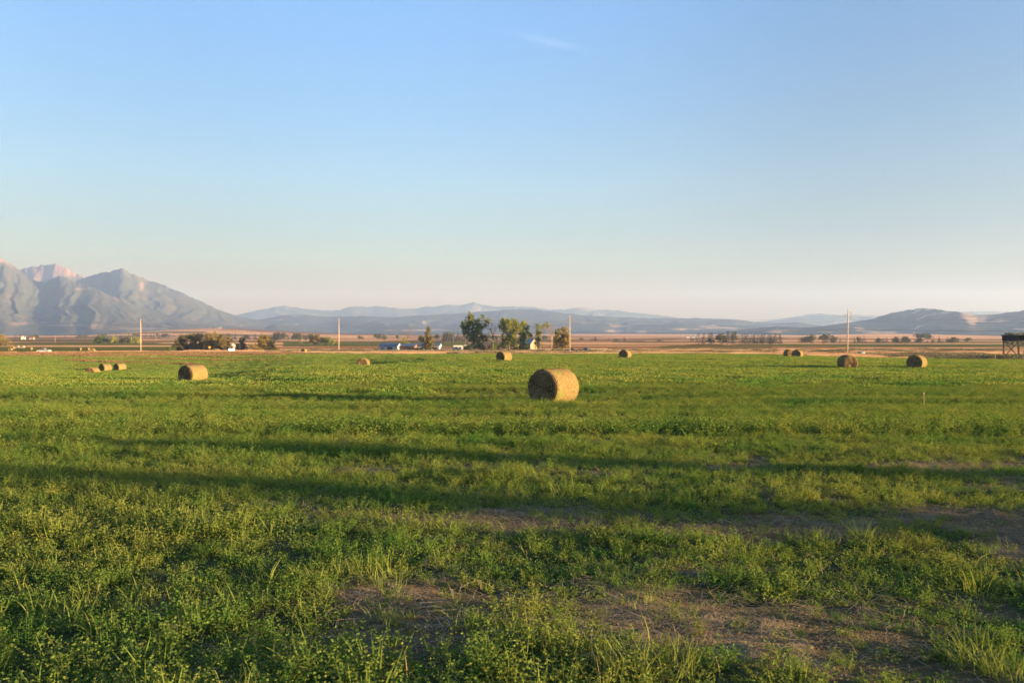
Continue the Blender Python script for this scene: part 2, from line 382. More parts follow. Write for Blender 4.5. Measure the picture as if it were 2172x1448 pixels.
th_f = np.linspace(-45, 45, 520); th_b = np.arange(50, 311, 5.0)
TH = np.radians(np.concatenate([th_f, th_b]))
SR = np.concatenate([[0.3], np.geomspace(0.6, 8600, 540)])
TT, SS = np.meshgrid(TH, SR)
scl = SS / np.maximum(np.abs(np.cos(TT)), np.abs(np.sin(TT)))
GX, GY = np.sin(TT) * scl, np.cos(TT) * scl
GZ = H(GX, GY)
nr, nc = GX.shape
V = np.stack([GX, GY, GZ], -1).reshape(-1, 3)
ii, jj = np.meshgrid(np.arange(nr - 1), np.arange(nc), indexing='ij')
F = np.stack([ii * nc + jj, (ii) * nc + (jj + 1) % nc, (ii + 1) * nc + (jj + 1) % nc, (ii + 1) * nc + jj], -1).reshape(-1, 4)[:, ::-1]
cap = len(V); V = np.vstack([V, [[0, 0, hz(0.01, 0.01)]]])
FIELD_END = lambda px: np.interp(px, [-700, 0, 430, 640, 860, 1000, 1500, 1850, 2172, 2900], [262, 262, 258, 250, 215, 190, 188, 165, 128, 110])
def gcol(x, y):
    s = s_of(x, y); px = np.where(y > 0, CX + FPX * x / np.maximum(y, 1e-3), 2900)
    under = np.array([0.055, 0.070, 0.030]); soil = np.array([0.140, 0.102, 0.062]); pale = np.array([0.23, 0.18, 0.12])
    b = near_masks(x, y) * (1 - sstep(25, 40, s))
    nearc = under * (1 - b[..., None]) + soil * b[..., None]
    pz = (sstep(.5, .7, fbm(x / .7, y / .7, 61, 3)) * b)[..., None] * 0.6
    nearc = nearc * (1 - pz) + pale * pz
    farc = plain_fields(x, np.where(y > 0, y, 900))
    grn = np.array([0.085, 0.120, 0.035])
    k = sstep(45, 75, s)[..., None]
    nearc = nearc * (1 - k) + grn * k
    fe = FIELD_END(px) + 6 * (vnoise(x / 9, y / 9, 63) - .5)
    e = sstep(-1.5, 1.5, s - fe)[..., None]
    return nearc * (1 - e) + farc * e, (k * (1 - e) + e)[..., 0]
gc, fuzz = gcol(GX, GY)
gc = np.vstack([gc.reshape(-1, 3), [[.1, .08, .05]]]); fuzz = np.append(fuzz.reshape(-1), 0)
mg = bpy.data.materials.new('ground_soil_and_fields'); n, l = nodes(mg); mg.cycles.use_bump_map_correction = False
out = n.new("ShaderNodeOutputMaterial"); dif = n.new("ShaderNodeBsdfDiffuse")
at_c = n.new("ShaderNodeAttribute"); at_c.attribute_name = "field_colour"
at_f = n.new("ShaderNodeAttribute"); at_f.attribute_name = "stubble"
geo = n.new("ShaderNodeNewGeometry")
def noise(scale, detail=4, vec=None, rough=.6):
    z = n.new("ShaderNodeTexNoise"); z.inputs["Scale"].default_value = scale; z.inputs["Detail"].default_value = detail; z.inputs["Roughness"].default_value = rough
    l.new(vec if vec else geo.outputs["Position"], z.inputs["Vector"]); return z
mp = n.new("ShaderNodeMapping"); mp.inputs["Scale"].default_value = (0.012, 0.05, 0.05); l.new(geo.outputs["Position"], mp.inputs["Vector"])
nA = noise(6.0, 6); nB = noise(1.0, 5, mp.outputs[0]); nC = noise(45, 3)
mul = n.new("ShaderNodeMath"); mul.operation = 'MULTIPLY'; l.new(nA.outputs["Fac"], mul.inputs[0]); l.new(nB.outputs["Fac"], mul.inputs[1])
mad = n.new("ShaderNodeMath"); mad.operation = 'MULTIPLY_ADD'; mad.inputs[1].default_value = 2.4; mad.inputs[2].default_value = 0.38; l.new(mul.outputs[0], mad.inputs[0])
cm = n.new("ShaderNodeVectorMath"); cm.operation = 'SCALE'; l.new(at_c.outputs["Color"], cm.inputs[0]); l.new(mad.outputs[0], cm.inputs["Scale"])
l.new(cm.outputs[0], dif.inputs["Color"])
# stubble, dry grass and crop stand upright: the fine grain of the far ground turns its facets sideways
bm_ = n.new("ShaderNodeBump"); bm_.inputs["Strength"].default_value = 0.8; bm_.inputs["Distance"].default_value = 0.04
hA = n.new("ShaderNodeMath"); hA.operation = 'ADD'; l.new(nA.outputs["Fac"], hA.inputs[0]); l.new(nC.outputs["Fac"], hA.inputs[1])
l.new(hA.outputs[0], bm_.inputs["Height"])
wv = n.new("ShaderNodeTexWhiteNoise"); wv.noise_dimensions = '3D'
sc_ = n.new("ShaderNodeVectorMath"); sc_.operation = 'SCALE'; sc_.inputs["Scale"].default_value = 3.0; l.new(geo.outputs["Position"], sc_.inputs[0]); l.new(sc_.outputs[0], wv.inputs["Vector"])
sb = n.new("ShaderNodeVectorMath"); sb.operation = 'SUBTRACT'; sb.inputs[1].default_value = (.5, .5, 0.42); l.new(wv.outputs["Color"], sb.inputs[0])
nn = n.new("ShaderNodeVectorMath"); nn.operation = 'NORMALIZE'; l.new(sb.outputs[0], nn.inputs[0])
mixn = n.new("ShaderNodeMix"); mixn.data_type = 'VECTOR'; l.new(at_f.outputs["Fac"], mixn.inputs[0]); l.new(bm_.outputs[0], mixn.inputs[4]); l.new(nn.outputs[0], mixn.inputs[5])
n2 = n.new("ShaderNodeVectorMath"); n2.operation = 'NORMALIZE'; l.new(mixn.outputs[1], n2.inputs[0]); l.new(n2.outputs[0], dif.inputs["Normal"])
trl = n.new('ShaderNodeBsdfTranslucent'); l.new(cm.outputs[0], trl.inputs['Color']); l.new(n2.outputs[0], trl.inputs['Normal'])
f4 = n.new('ShaderNodeMath'); f4.operation = 'MULTIPLY'; f4.inputs[1].default_value = .4; l.new(at_f.outputs['Fac'], f4.inputs[0])
mxs = n.new('ShaderNodeMixShader'); l.new(f4.outputs[0], mxs.inputs[0]); l.new(dif.outputs[0], mxs.inputs[1]); l.new(trl.outputs[0], mxs.inputs[2]); l.new(mxs.outputs[0], out.inputs[0])
Fl = F
me = mesh_np("ground", V, Fl, mg, smooth=True)
ca = me.attributes.new("field_colour", 'FLOAT_COLOR', 'POINT'); ca.data.foreach_set("color", np.hstack([gc, np.ones((len(gc), 1))]).astype(np.float32).ravel())
fa = me.attributes.new("stubble", 'FLOAT', 'POINT'); fa.data.foreach_set("value", fuzz.astype(np.float32))
g_o = obj("ground", me); tag(g_o, "hayfield ground running out to the dry plain", "ground", kind="structure")

# ---------------------------------------------------------------- mountains and hills
def ridge_mat(name, forest, grass, rock, rock_z, patch, sunlit_meadow=(0.27, 0.20, 0.145)):
    m = bpy.data.materials.new(name); n, l = nodes(m)
    out = n.new("ShaderNodeOutputMaterial"); d = n.new("ShaderNodeBsdfDiffuse"); g = n.new("ShaderNodeNewGeometry")
    a = n.new("ShaderNodeTexNoise"); a.inputs["Scale"].default_value = 0.0045; a.inputs["Detail"].default_value = 8; a.inputs["Roughness"].default_value = .62
    l.new(g.outputs["Position"], a.inputs["Vector"])
    r = n.new("ShaderNodeValToRGB"); r.color_ramp.elements[0].position = patch; r.color_ramp.elements[1].position = patch + .06
    r.color_ramp.elements[0].color = forest + (1,); r.color_ramp.elements[1].color = grass + (1,)
    l.new(a.outputs["Fac"], r.inputs[0])
    am = n.new('ShaderNodeAttribute'); am.attribute_name = 'sunlit_meadow'; mm = n.new('ShaderNodeMix'); mm.data_type = 'RGBA'; l.new(am.outputs['Fac'], mm.inputs[0]); l.new(r.outputs[0], mm.inputs[6]); mm.inputs[7].default_value = sunlit_meadow + (1,)
    sx = n.new("ShaderNodeSeparateXYZ"); l.new(g.outputs["Position"], sx.inputs[0])
    b = n.new("ShaderNodeMath"); b.operation = 'MULTIPLY_ADD'; b.inputs[1].default_value = 260; l.new(a.outputs["Fac"], b.inputs[0]); l.new(sx.outputs["Z"], b.inputs[2])
    mr = n.new("ShaderNodeMapRange"); mr.inputs[1].default_value = rock_z; mr.inputs[2].default_value = rock_z + 60; l.new(b.outputs[0], mr.inputs[0])
    mx = n.new("ShaderNodeMix"); mx.data_type = 'RGBA'; l.new(mr.outputs[0], mx.inputs[0]); l.new(mm.outputs[2], mx.inputs[6]); mx.inputs[7].default_value = rock + (1,)
    l.new(mx.outputs[2], d.inputs["Color"])
    l.new(d.outputs[0], out.inputs[0]); return m

def heightfield(name, label, layers, px0, px1, r0, r1, nx, ny, mat, rough, seed, base=-12, sunlit_meadow=()):
    """layers: list of (skyline control points in px, ridge distance, front width, back width, spur size)"""
    px = np.linspace(px0, px1, nx); Y = np.linspace(r0, r1, ny)
    P, YY = np.meshgrid(px, Y)
    X = (P - CX) / FPX * YY
    Z = np.full(X.shape, float(base))
    for (sk, rd, wf, wb, spur) in layers:
        sx = np.array([a for a, b in sk], float); sy = np.array([b for a, b in sk], float)
        warp = P + 26 * (fbm(X / 700, YY / 700, seed + 5, 3) - .5)
        top = np.interp(P, sx, sy)
        rr = rd + spur * 900 * (fbm(P / 160, P * 0, seed + 1, 3) - .5)
        u = np.where(YY < rr, (rr - YY) / wf, (YY - rr) / wb)
        h = EYE + (HORIZON - top) / FPX * rr
        fall = np.clip(1 - u, 0, 1)
        topw = np.interp(warp, sx, sy); hw = EYE + (HORIZON - topw) / FPX * rr
        hh = h + (hw - h) * sstep(0.02, .2, u)
        # spurs run down from the ridge: ridged noise across, fading at the top and the foot
        rid = 1 - np.abs(2 * fbm(P / (70 * spur + 20) + 0.35 * fbm(X / 500, YY / 500, seed + 9, 3) * 4, YY / 2600, seed + 3, 4) - 1)
        prof = fall ** 1.25
        zz = base + (hh - base) * prof * (1 - rough * (1 - rid) * np.clip(u * 3, 0, 1) * 1.6)
        zz += (hh - base) * 0.13 * rough * (1 - np.abs(2 * fbm(X / 210, YY / 260, seed + 12, 5) - 1) - .7) * np.clip(u * 5, 0, 1) * np.clip(fall * 4, 0, 1)
        zz += (hh - base) * 0.10 * rough * (fbm(X / 130, YY / 130, seed + 2, 5) - .5) * np.clip(u * 6, 0, 1) * np.clip(fall * 5, 0, 1)
        zz += (hh - base) * 0.030 * (fbm(P / 9, P * 0 + 3, seed + 4, 4) - .5) * 2 * (1 - sstep(0, .1, u))
        Z = np.maximum(Z, zz)
    V = np.stack([X, YY, Z], -1).reshape(-1, 3)
    ii, jj = np.meshgrid(np.arange(ny - 1), np.arange(nx - 1), indexing='ij')
    F = np.stack([ii * nx + jj, ii * nx + jj + 1, (ii + 1) * nx + jj + 1, (ii + 1) * nx + jj], -1).reshape(-1, 4)
    me = mesh_np(name, V, F, mat, smooth=True)
    # pale patches between the woods: dry grass with sunlit brightness put into the colour
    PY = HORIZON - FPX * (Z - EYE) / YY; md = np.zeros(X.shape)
    for (mx_, my_, rx_, ry_) in sunlit_meadow: md = np.maximum(md, 1 - sstep(.5, 1.2, np.sqrt(((P - mx_) / rx_) ** 2 + ((PY - my_) / ry_) ** 2) + 1.6 * (fbm(X / 60, YY / 90, seed + 6, 4) - .5)))
    a = me.attributes.new("sunlit_meadow", 'FLOAT', 'POINT'); a.data.foreach_set("value", md.astype(np.float32).ravel())
    o = obj(name, me); tag(o, label, "mountain" if "mountain" in name else "hills", kind="structure")
    return o

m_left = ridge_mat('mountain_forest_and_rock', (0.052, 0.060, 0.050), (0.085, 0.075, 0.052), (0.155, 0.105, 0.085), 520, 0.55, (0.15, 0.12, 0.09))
m_far = ridge_mat('far_range_forest', (0.045, 0.055, 0.045), (0.17, 0.15, 0.12), (0.30, 0.26, 0.23), 600, 0.56)
m_mid = ridge_mat('forested_hills', (0.032, 0.042, 0.032), (0.22, 0.17, 0.12), (0.2, 0.17, 0.13), 2000, 0.60)
m_right = ridge_mat('grassy_wooded_hill', (0.034, 0.042, 0.030), (0.36, 0.27, 0.19), (0.2, 0.17, 0.13), 2000, 0.585)
heightfield("mountain_range", "blue-grey rocky mountains rising at the left edge", [
    ([(-1400,600),(-900,560),(-500,575),(-250,560),(-80,566),(-30,556),(0,547),(12,551),(35,567),(60,588),(95,601),(126,584),(160,597),(200,612),(240,628),(300,652),(400,678),(480,692),(600,700),(760,706)], 5000, 1500, 1500, .8),
    ([(-1400,610),(-500,600),(-100,580),(0,565),(45,570),(75,564),(100,563),(120,560),(140,568),(165,580),(190,594),(230,640),(300,690)], 6300, 1500, 1600, .6),
    ([(100,650),(150,600),(183,587),(215,580),(243,573),(255,568),(275,577),(300,587),(315,594),(350,605),(400,627),(430,640),(460,655),(500,670),(560,682),(640,692),(800,705)], 5900, 1500, 1500, .8)],
    -1400, 820, 3350, 7900, 1000, 330, m_left, 0.31, 100, sunlit_meadow=[(150, 690, 90, 3), (220, 693, 60, 2), (300, 697, 80, 2), (60, 686, 40, 3), (180, 612, 30, 3), (300, 606, 7, 14)])
heightfield("distant_mountains", "pale blue mountain range on the far skyline", [
    ([(-300,690),(300,688),(450,682),(500,668),(540,658),(580,651),(605,648),(640,653),(660,656),(690,658),(720,658),(740,650),(770,650),(800,649),(840,652),(880,655),(905,650),(930,648),(955,645),(980,647),(1005,640),(1022,646),(1040,648),(1070,650),(1100,650),(1130,651),(1160,655),(1200,656),(1235,651),(1260,655),(1300,656),(1340,662),(1390,667),(1415,670),(1440,675),(1480,679),(1560,683),(1620,681),(1650,677),(1690,670),(1735,664),(1760,667),(1800,668),(1850,671),(1900,668),(2050,660),(2100,660),(2172,661),(2600,660)], 9600, 1700, 1400, .5)],
    -300, 2420, 7800, 10900, 560, 90, m_far, 0.30, 200)
heightfield("wooded_hills", "low grey-blue wooded hills in front of the far range", [
    ([(300,700),(480,695),(540,680),(600,668),(650,667),(700,672),(760,670),(840,672),(900,668),(960,665),(1020,661),(1080,656),(1115,655),(1150,658),(1200,664),(1240,668),(1300,672),(1370,674),(1450,675),(1480,674),(1530,676),(1570,678),(1600,683),(1650,684),(1690,683),(1740,690),(1800,698),(1900,706)], 6800, 1900, 1000, .8),
    ([(500,706),(700,695),(820,690),(900,694),(1000,690),(1150,686),(1300,690),(1420,686),(1560,690),(1660,694),(1760,706)], 5700, 1300, 1000, .6)],
    300, 1900, 4300, 7700, 420, 150, m_mid, 0.40, 300, sunlit_meadow=[(1318, 691, 26, 2), (1500, 692, 20, 3), (1535, 695, 40, 2), (1300, 702, 26, 3), (1360, 703, 14, 3), (1640, 697, 22, 5), (1600, 700, 40, 3), (1450, 698, 30, 2), (880, 700, 60, 2)])
heightfield("grassy_hills", "grassy wooded hill with a pale sunlit slope at right", [
    ([(1480,708),(1600,703),(1680,697),(1740,692),(1800,684),(1850,676),(1880,667),(1900,661),(1930,656),(1960,653),(1985,655),(2010,660),(2035,661),(2070,668),(2110,666),(2140,662),(2172,658),(2300,650),(2600,655),(3000,670)], 4500, 1300, 1200, .9),
    ([(1500,708),(1580,698),(1640,692),(1700,694),(1800,695),(1900,690),(2000,696),(2120,690),(2300,688),(2700,690)], 3900, 800, 700, .7)],
    1480, 2700, 2950, 5700, 420, 170, m_right, 0.45, 400, sunlit_meadow=[(2050, 667, 16, 8), (2062, 680, 14, 10), (2080, 676, 26, 8), (2115, 682, 22, 3), (1966, 656, 14, 3), (1880, 705, 40, 4), (1650, 702, 30, 3), (2010, 663, 16, 2), (1850, 675, 12, 2), (2155, 684, 14, 2)])

# ---------------------------------------------------------------- leaf geometry
def cards(C, D, N, L, W):
    """rhombic leaves: base C, direction D, side-normal N, length L, width W -> verts, quads"""
    D = D / np.linalg.norm(D, axis=1, keepdims=True)
    S = np.cross(D, N); S /= np.maximum(np.linalg.norm(S, axis=1, keepdims=True), 1e-6)
    L = np.asarray(L)[:, None]; W = np.asarray(W)[:, None]
    mid = C + D * L * 0.5
    V = np.stack([C, mid + S * W * .5, C + D * L, mid - S * W * .5], 1).reshape(-1, 3)
    F = np.arange(len(C) * 4).reshape(-1, 4)
    return V, F
def rand_unit(n):
    v = rng.normal(size=(n, 3)); return v / np.linalg.norm(v, axis=1, keepdims=True)

def alfalfa_clump(rad, nst, hmin, hmax, leaf, per):
    Vs = []; Fs = []; b = 0
    def push(V, F):
        nonlocal b
        Vs.append(V); Fs.append(F + b); b += len(V)
    for i in range(nst):
        a = rng.uniform(0, 2 * np.pi); r = rad * math.sqrt(rng.uniform(0, 1)) * .7
        base = np.array([r * math.cos(a), r * math.sin(a), 0.0])
        h = rng.uniform(hmin, hmax)
        lean = np.array([math.cos(a), math.sin(a), 0]) * rng.uniform(.05, .5) * h + rng.normal(size=3) * .15 * h; lean[2] = h
        nn = max(3, int(per * h / hmax))
        t = np.linspace(.12, 1, nn) + rng.uniform(-.03, .03, nn)
        pts = base + lean * t[:, None] * np.array([1, 1, 1]); pts[:, :2] += (lean[:2] * 0.25) * (t ** 2)[:, None]
        az = rng.uniform(0, 2 * np.pi, nn)
        pet = np.stack([np.cos(az), np.sin(az), rng.uniform(.1, .7, nn)], 1) * (leaf * rng.uniform(.6, 1.4, nn))[:, None]
        node = pts + pet
        for k in (-1, 0, 1):
            aa = az + k * 1.15
            D = np.stack([np.cos(aa), np.sin(aa), rng.uniform(-.25, .9, nn)], 1)
            N = rand_unit(nn) * 1.1 + np.array([0, 0, .6])
            L = leaf * rng.uniform(.75, 1.25, nn) * (1.1 - .35 * t)
            push(*cards(node, D, N, L, L * rng.uniform(.5, .7, nn)))
        # stem as one thin blade
        push(*cards(base[None], lean[None] + 1e-4, rand_unit(1), [np.linalg.norm(lean)], [0.006]))
    return np.vstack(Vs), np.vstack(Fs)

def blades(n, rad, lmin, lmax, w, bend, seg=4, flat=False):
    Vs = []; Fs = []; b = 0
    for i in range(n):
        a = rng.uniform(0, 2 * np.pi); r = rad * math.sqrt(rng.uniform())
        a2 = a + rng.normal() * .9
        L = rng.uniform(lmin, lmax); ww = w * rng.uniform(.7, 1.3)
        d = np.array([math.cos(a2), math.sin(a2), 0]); sd = np.array([-d[1], d[0], 0])
        p = np.array([r * math.cos(a), r * math.sin(a), 0.0])
        ang = rng.uniform(1.50, 1.62) if flat else abs(rng.normal()) * .38
        if flat: p[2] = rng.uniform(.005, .05); 
        bb = rng.uniform(.3, 1.0) * bend if not flat else rng.normal() * .1
        vv = []
        for k in range(seg + 1):
            f = k / seg; wk = ww * (1 - f ** 2.0 * .9) * .5
            vv += [p + sd * wk, p - sd * wk]
            p = p + (d * math.sin(ang) + np.array([0, 0, math.cos(ang)])) * L / seg
            ang += bb / seg
            if flat: d = d + sd * rng.normal() * .25; d /= np.linalg.norm(d); sd = np.array([-d[1], d[0], 0])
        Vs.append(np.array(vv)); Fs.append(np.array([[2*k, 2*k+1, 2*k+3, 2*k+2] for k in range(seg)]) + b); b += 2 * (seg + 1)
    return np.vstack(Vs), np.vstack(Fs)

def leaf_tile(size, n, h, L, upright=.6):
    P = np.stack([rng.uniform(-size / 2, size / 2, n), rng.uniform(-size / 2, size / 2, n), h * rng.uniform(0, .8, n) ** 1.0], 1)
    cl = fbm(P[:, 0] / .45 + 50, P[:, 1] / .45 + 50, int(rng.integers(1000)), 2)
    P[:, 2] *= .5 + cl
    D = rand_unit(n); D[:, 2] = np.abs(D[:, 2]) + upright
    l_ = L * rng.uniform(.6, 1.4, n)
    return cards(P, D, rand_unit(n), l_, l_ * .6)

def blade_tile(size, n, h, w):
    P = np.stack([rng.uniform(-size / 2, size / 2, n), rng.uniform(-size / 2, size / 2, n), np.zeros(n)], 1)
    D = rng.normal(size=(n, 3)) * .3; D[:, 2] = 1
    return cards(P, D, rand_unit(n), h * rng.uniform(.5, 1.2, n), np.full(n, w))

def scatter(name, label, cat, protos, mat, pts, rot, scl, idx):
    """one stuff object: plants set out over the points by a node tree"""
    pc = bpy.data.collections.new(name + "_plants")
    for k, (V, F) in enumerate(protos):
        o = bpy.data.objects.new("%s_plant.%03d" % (name, k), mesh_np(name + "_plant", V, F, mat))
        pc.objects.link(o)
    me = bpy.data.meshes.new(name); me.vertices.add(len(pts)); me.vertices.foreach_set("co", pts.astype(np.float32).ravel())
    for nm, ty, dat in (("rot", 'FLOAT_VECTOR', rot), ("scl", 'FLOAT_VECTOR', scl)):
        a = me.attributes.new(nm, ty, 'POINT'); a.data.foreach_set("vector", dat.astype(np.float32).ravel())
    a = me.attributes.new("idx", 'INT', 'POINT'); a.data.foreach_set("value", idx.astype(np.int32))
    me.materials.append(mat); me.update()
    o = obj(name, me); tag(o, label, cat, kind="stuff")
    ng = bpy.data.node_groups.new(name + "_scatter", 'GeometryNodeTree')
    ng.interface.new_socket("Geometry", in_out='INPUT', socket_type='NodeSocketGeometry'); ng.interface.new_socket("Geometry", in_out='OUTPUT', socket_type='NodeSocketGeometry')
    N, Lk = ng.nodes, ng.links
    gi = N.new("NodeGroupInput"); go = N.new("NodeGroupOutput"); ip = N.new("GeometryNodeInstanceOnPoints"); ci = N.new("GeometryNodeCollectionInfo")
    ci.inputs["Collection"].default_value = pc; ci.inputs["Separate Children"].default_value = True; ci.inputs["Reset Children"].default_value = True
    def na(nm, ty):
        q = N.new("GeometryNodeInputNamedAttribute"); q.data_type = ty; q.inputs[0].default_value = nm; return q.outputs[0]
    ip.inputs["Pick Instance"].default_value = True
    e2r = N.new("FunctionNodeEulerToRotation")
    Lk.new(gi.outputs[0], ip.inputs["Points"]); Lk.new(ci.outputs[0], ip.inputs["Instance"])
    Lk.new(na("idx", 'INT'), ip.inputs["Instance Index"]); Lk.new(na("rot", 'FLOAT_VECTOR'), e2r.inputs[0]); Lk.new(e2r.outputs[0], ip.inputs["Rotation"])
    Lk.new(na("scl", 'FLOAT_VECTOR'), ip.inputs["Scale"]); Lk.new(ip.outputs[0], go.inputs[0])
    md = o.modifiers.new("scatter", 'NODES'); md.node_group = ng
    return o

def jitter(x0, x1, y0, y1, step):
    gx, gy = np.meshgrid(np.arange(x0, x1, step), np.arange(y0, y1, step))
    gx = gx.ravel() + rng.uniform(-.5, .5, gx.size) * step; gy = gy.ravel() + rng.uniform(-.5, .5, gy.size) * step
    return gx, gy
def setpts(x, y, sc, tilt=.1, hs=None):
    z = H(x, y); n = len(x)
    rot = np.stack([rng.normal(size=n) * tilt, rng.normal(size=n) * tilt, rng.uniform(0, 2 * np.pi, n)], 1)
    s = np.stack([sc, sc, sc * (hs if hs is not None else 1)], 1)
    return np.stack([x, y, z], 1), rot, s

# ---- alfalfa
det = [alfalfa_clump(r_, n_, .07, h_, l_, 13) for r_, n_, h_, l_ in ((.13,20,.23,.016),(.16,24,.20,.018),(.10,15,.26,.015),(.15,22,.18,.017),(.12,18,.24,.019),(.18,26,.17,.016),(.14,18,.22,.014),(.11,16,.20,.020),(.16,22,.25,.017))]
mid = [alfalfa_clump(.17, 19, .06, .20, .029, 7) for _ in range(5)]
til = [leaf_tile(3.3, 1700, .24, .10, .30) for _ in range(4)]
low = [alfalfa_clump(.15, 16, .02, .07, .017, 6) for _ in range(4)]
rows = lambda x, y: fbm(x / 22 + 5, y / 1.1 + .02 * x, 71, 3)          # faint mowing rows lie across the view
Pp, Rr, Sc, Ix = [], [], [], []
x, y = jitter(-22, 22, -1.5, 21, .235)
s = s_of(x, y); keep = (s < 21) & (np.abs(x) < y * 0.85 + 6) & (rng.uniform(size=x.size) < 1 - sstep(13, 21, s))
b = near_masks(x, y); keep &= rng.uniform(size=x.size) > b * .68
dn = fbm(x / 1.3, y / 1.0, 73, 3); keep &= rng.uniform(size=x.size) < .45 + 1.1 * dn
x, y, b, dn = x[keep], y[keep], b[keep], dn[keep]
sc = rng.uniform(.6, 1.25, x.size) * (1 - .5 * b) * (.55 + .8 * dn) * np.interp(x, [-8, 0, 4, 9], [1.1, 1.0, .9, .85])
p, r, s3 = setpts(x, y, sc, .15, np.interp(x, [-8, 0, 6], [.76, .70, .64])); Pp.append(p); Rr.append(r); Sc.append(s3); Ix.append(rng.integers(0, 9, x.size))
x, y = jitter(-22, 22, -1.5, 20, .165)                      # low leafy carpet between the taller plants
s = s_of(x, y); b = near_masks(x, y); keep = (rng.uniform(size=x.size) < 1 - sstep(14, 20, s)) & (np.abs(x) < y * .85 + 5.5) & (rng.uniform(size=x.size) < np.clip(1.0 - 1.1 * b * rng.uniform(.6, 1, x.size), .16, 1)); x, y, b = x[keep], y[keep], b[keep]
p, r, s3 = setpts(x, y, rng.uniform(.6, 1.2, x.size) * (1 - .35 * b), .15, .9); Pp.append(p); Rr.append(r); Sc.append(s3); Ix.append(rng.integers(18, 22, x.size))
x, y = jitter(-66, 66, 12, 78, .29)
s = s_of(x, y); keep = (rng.uniform(size=x.size) < sstep(12.5, 20, s)) & (np.abs(x) < y * .78 + 2) & (rng.uniform(size=x.size) < 1 - sstep(46, 78, y)); x, y = x[keep], y[keep]
rw = rows(x, y); rw = np.clip(.5 + 1.9 * (rw - .5), 0, 1); keep = rng.uniform(size=x.size) < .30 + 1.3 * rw; x, y, rw = x[keep], y[keep], rw[keep]
sc = rng.uniform(.75, 1.2, x.size) * (.42 + 1.1 * rw)
p, r, s3 = setpts(x, y, sc, .1); Pp.append(p); Rr.append(r); Sc.append(s3); Ix.append(rng.integers(9, 14, x.size))
x, y = jitter(-260, 200, 42, 266, 2.3)
px = CX + FPX * x / y
keep = (np.abs(x) < y * .80 + 2) & (y < FIELD_END(px) - 1) & (rng.uniform(size=x.size) < sstep(40, 72, y) + .08)
HAYROW = lambda x, y: ((y > 232) & (CX + FPX * x / y < 680)) | ((y > 172) & (CX + FPX * x / y < 620) & (CX + FPX * x / y > 150) & (np.mod(y * .9 + x * .55, 17) < 3.0))
keep &= ~(HAYROW(x, y) & (rng.uniform(size=x.size) < .8)); x, y = x[keep], y[keep]
rw = fbm(x / 60 + 5, y / 3 + .02 * x, 75, 3)
p, r, s3 = setpts(x, y, np.ones(x.size), .02, .7 + .7 * rw); Pp.append(p); Rr.append(r); Sc.append(s3); Ix.append(rng.integers(14, 18, x.size))
scatter("alfalfa", "green alfalfa regrowth covering the mown hayfield", "alfalfa", det + mid + til + low, M['alfalfa'], np.vstack(Pp), np.vstack(Rr), np.vstack(Sc), np.concatenate(Ix))

# ---- green grass tufts near the camera
tuft = [blades(26, .08, .07, .20, .0058, 1.5) for _ in range(4)] + [blades(44, .14, .06, .16, .005, 1.6) for _ in range(2)]
x, y = jitter(-9, 9, 1.5, 15, .30)
gden = .8 * sstep(.50, .68, fbm(x / 1.1 + 8, y / .9 + 2, 81, 3)) * np.interp(y, [2, 5, 8, 15], [1, .75, .22, .05])
keep = (rng.uniform(size=x.size) < gden) & (np.abs(x) < y * .9 + 1); x, y = x[keep], y[keep]
for (px_, py_, k_, r_) in [(1390, 1425, 16, .32), (2090, 1425, 9, .18), (2070, 1220, 7, .25), (420, 1130, 6, .25), (230, 1290, 8, .3), (480, 1300, 6, .25), (740, 1230, 6, .22), (2160, 1270, 6, .22), (800, 1330, 4, .15), (1130, 1390, 7, .3), (600, 1240, 6, .3), (1200, 1050, 3, .15)]:
    gx, gy = ground_at(px_, py_)
    x = np.append(x, gx + rng.normal(size=k_) * r_ * .6); y = np.append(y, gy + rng.normal(size=k_) * r_ * .4)
p, r, s3 = setpts(x, y, rng.uniform(.6, 1.35, x.size), .2)
scatter("grass", "green grass tufts standing among the alfalfa near the camera", "grass", tuft, M['grass'], p, r, s3, rng.integers(0, 6, x.size))

# ---- dry straw litter lying on the bare soil
lit = [blades(34, .26, .05, .22, .0034, 0, 4, True) for _ in range(5)] + [blades(5, .14, .06, .17, .0026, .9) for _ in range(3)]
x, y = jitter(-12, 14, 1.5, 17, .20)
b = near_masks(x, y); keep = (rng.uniform(size=x.size) < .16 + .6 * b) & (np.abs(x) < y * .95 + 1); x, y = x[keep], y[keep]
for (px_, py_, k_, rx_, ry_) in [(1000, 1112, 70, 1.1, .18), (730, 1000, 25, .7, .2), (1450, 1330, 40, .6, .3)]:
    gx, gy = ground_at(px_, py_); x = np.append(x, gx + rng.normal(size=k_) * rx_); y = np.append(y, gy + rng.normal(size=k_) * ry_)
ix = rng.integers(0, 5, x.size)
x2, y2 = jitter(-11, 11, 2, 15, .55); k2 = np.abs(x2) < y2 * .85 + 1; x = np.append(x, x2[k2]); y = np.append(y, y2[k2]); ix = np.append(ix, rng.integers(5, 8, k2.sum()))
p, r, s3 = setpts(x, y, rng.uniform(.7, 1.2, x.size), .06); p[:, 2] += .004
scatter("straw_litter", "dry straw and dead stems lying and standing among the green plants", "straw", lit, M['straw'], p, r, s3, ix)

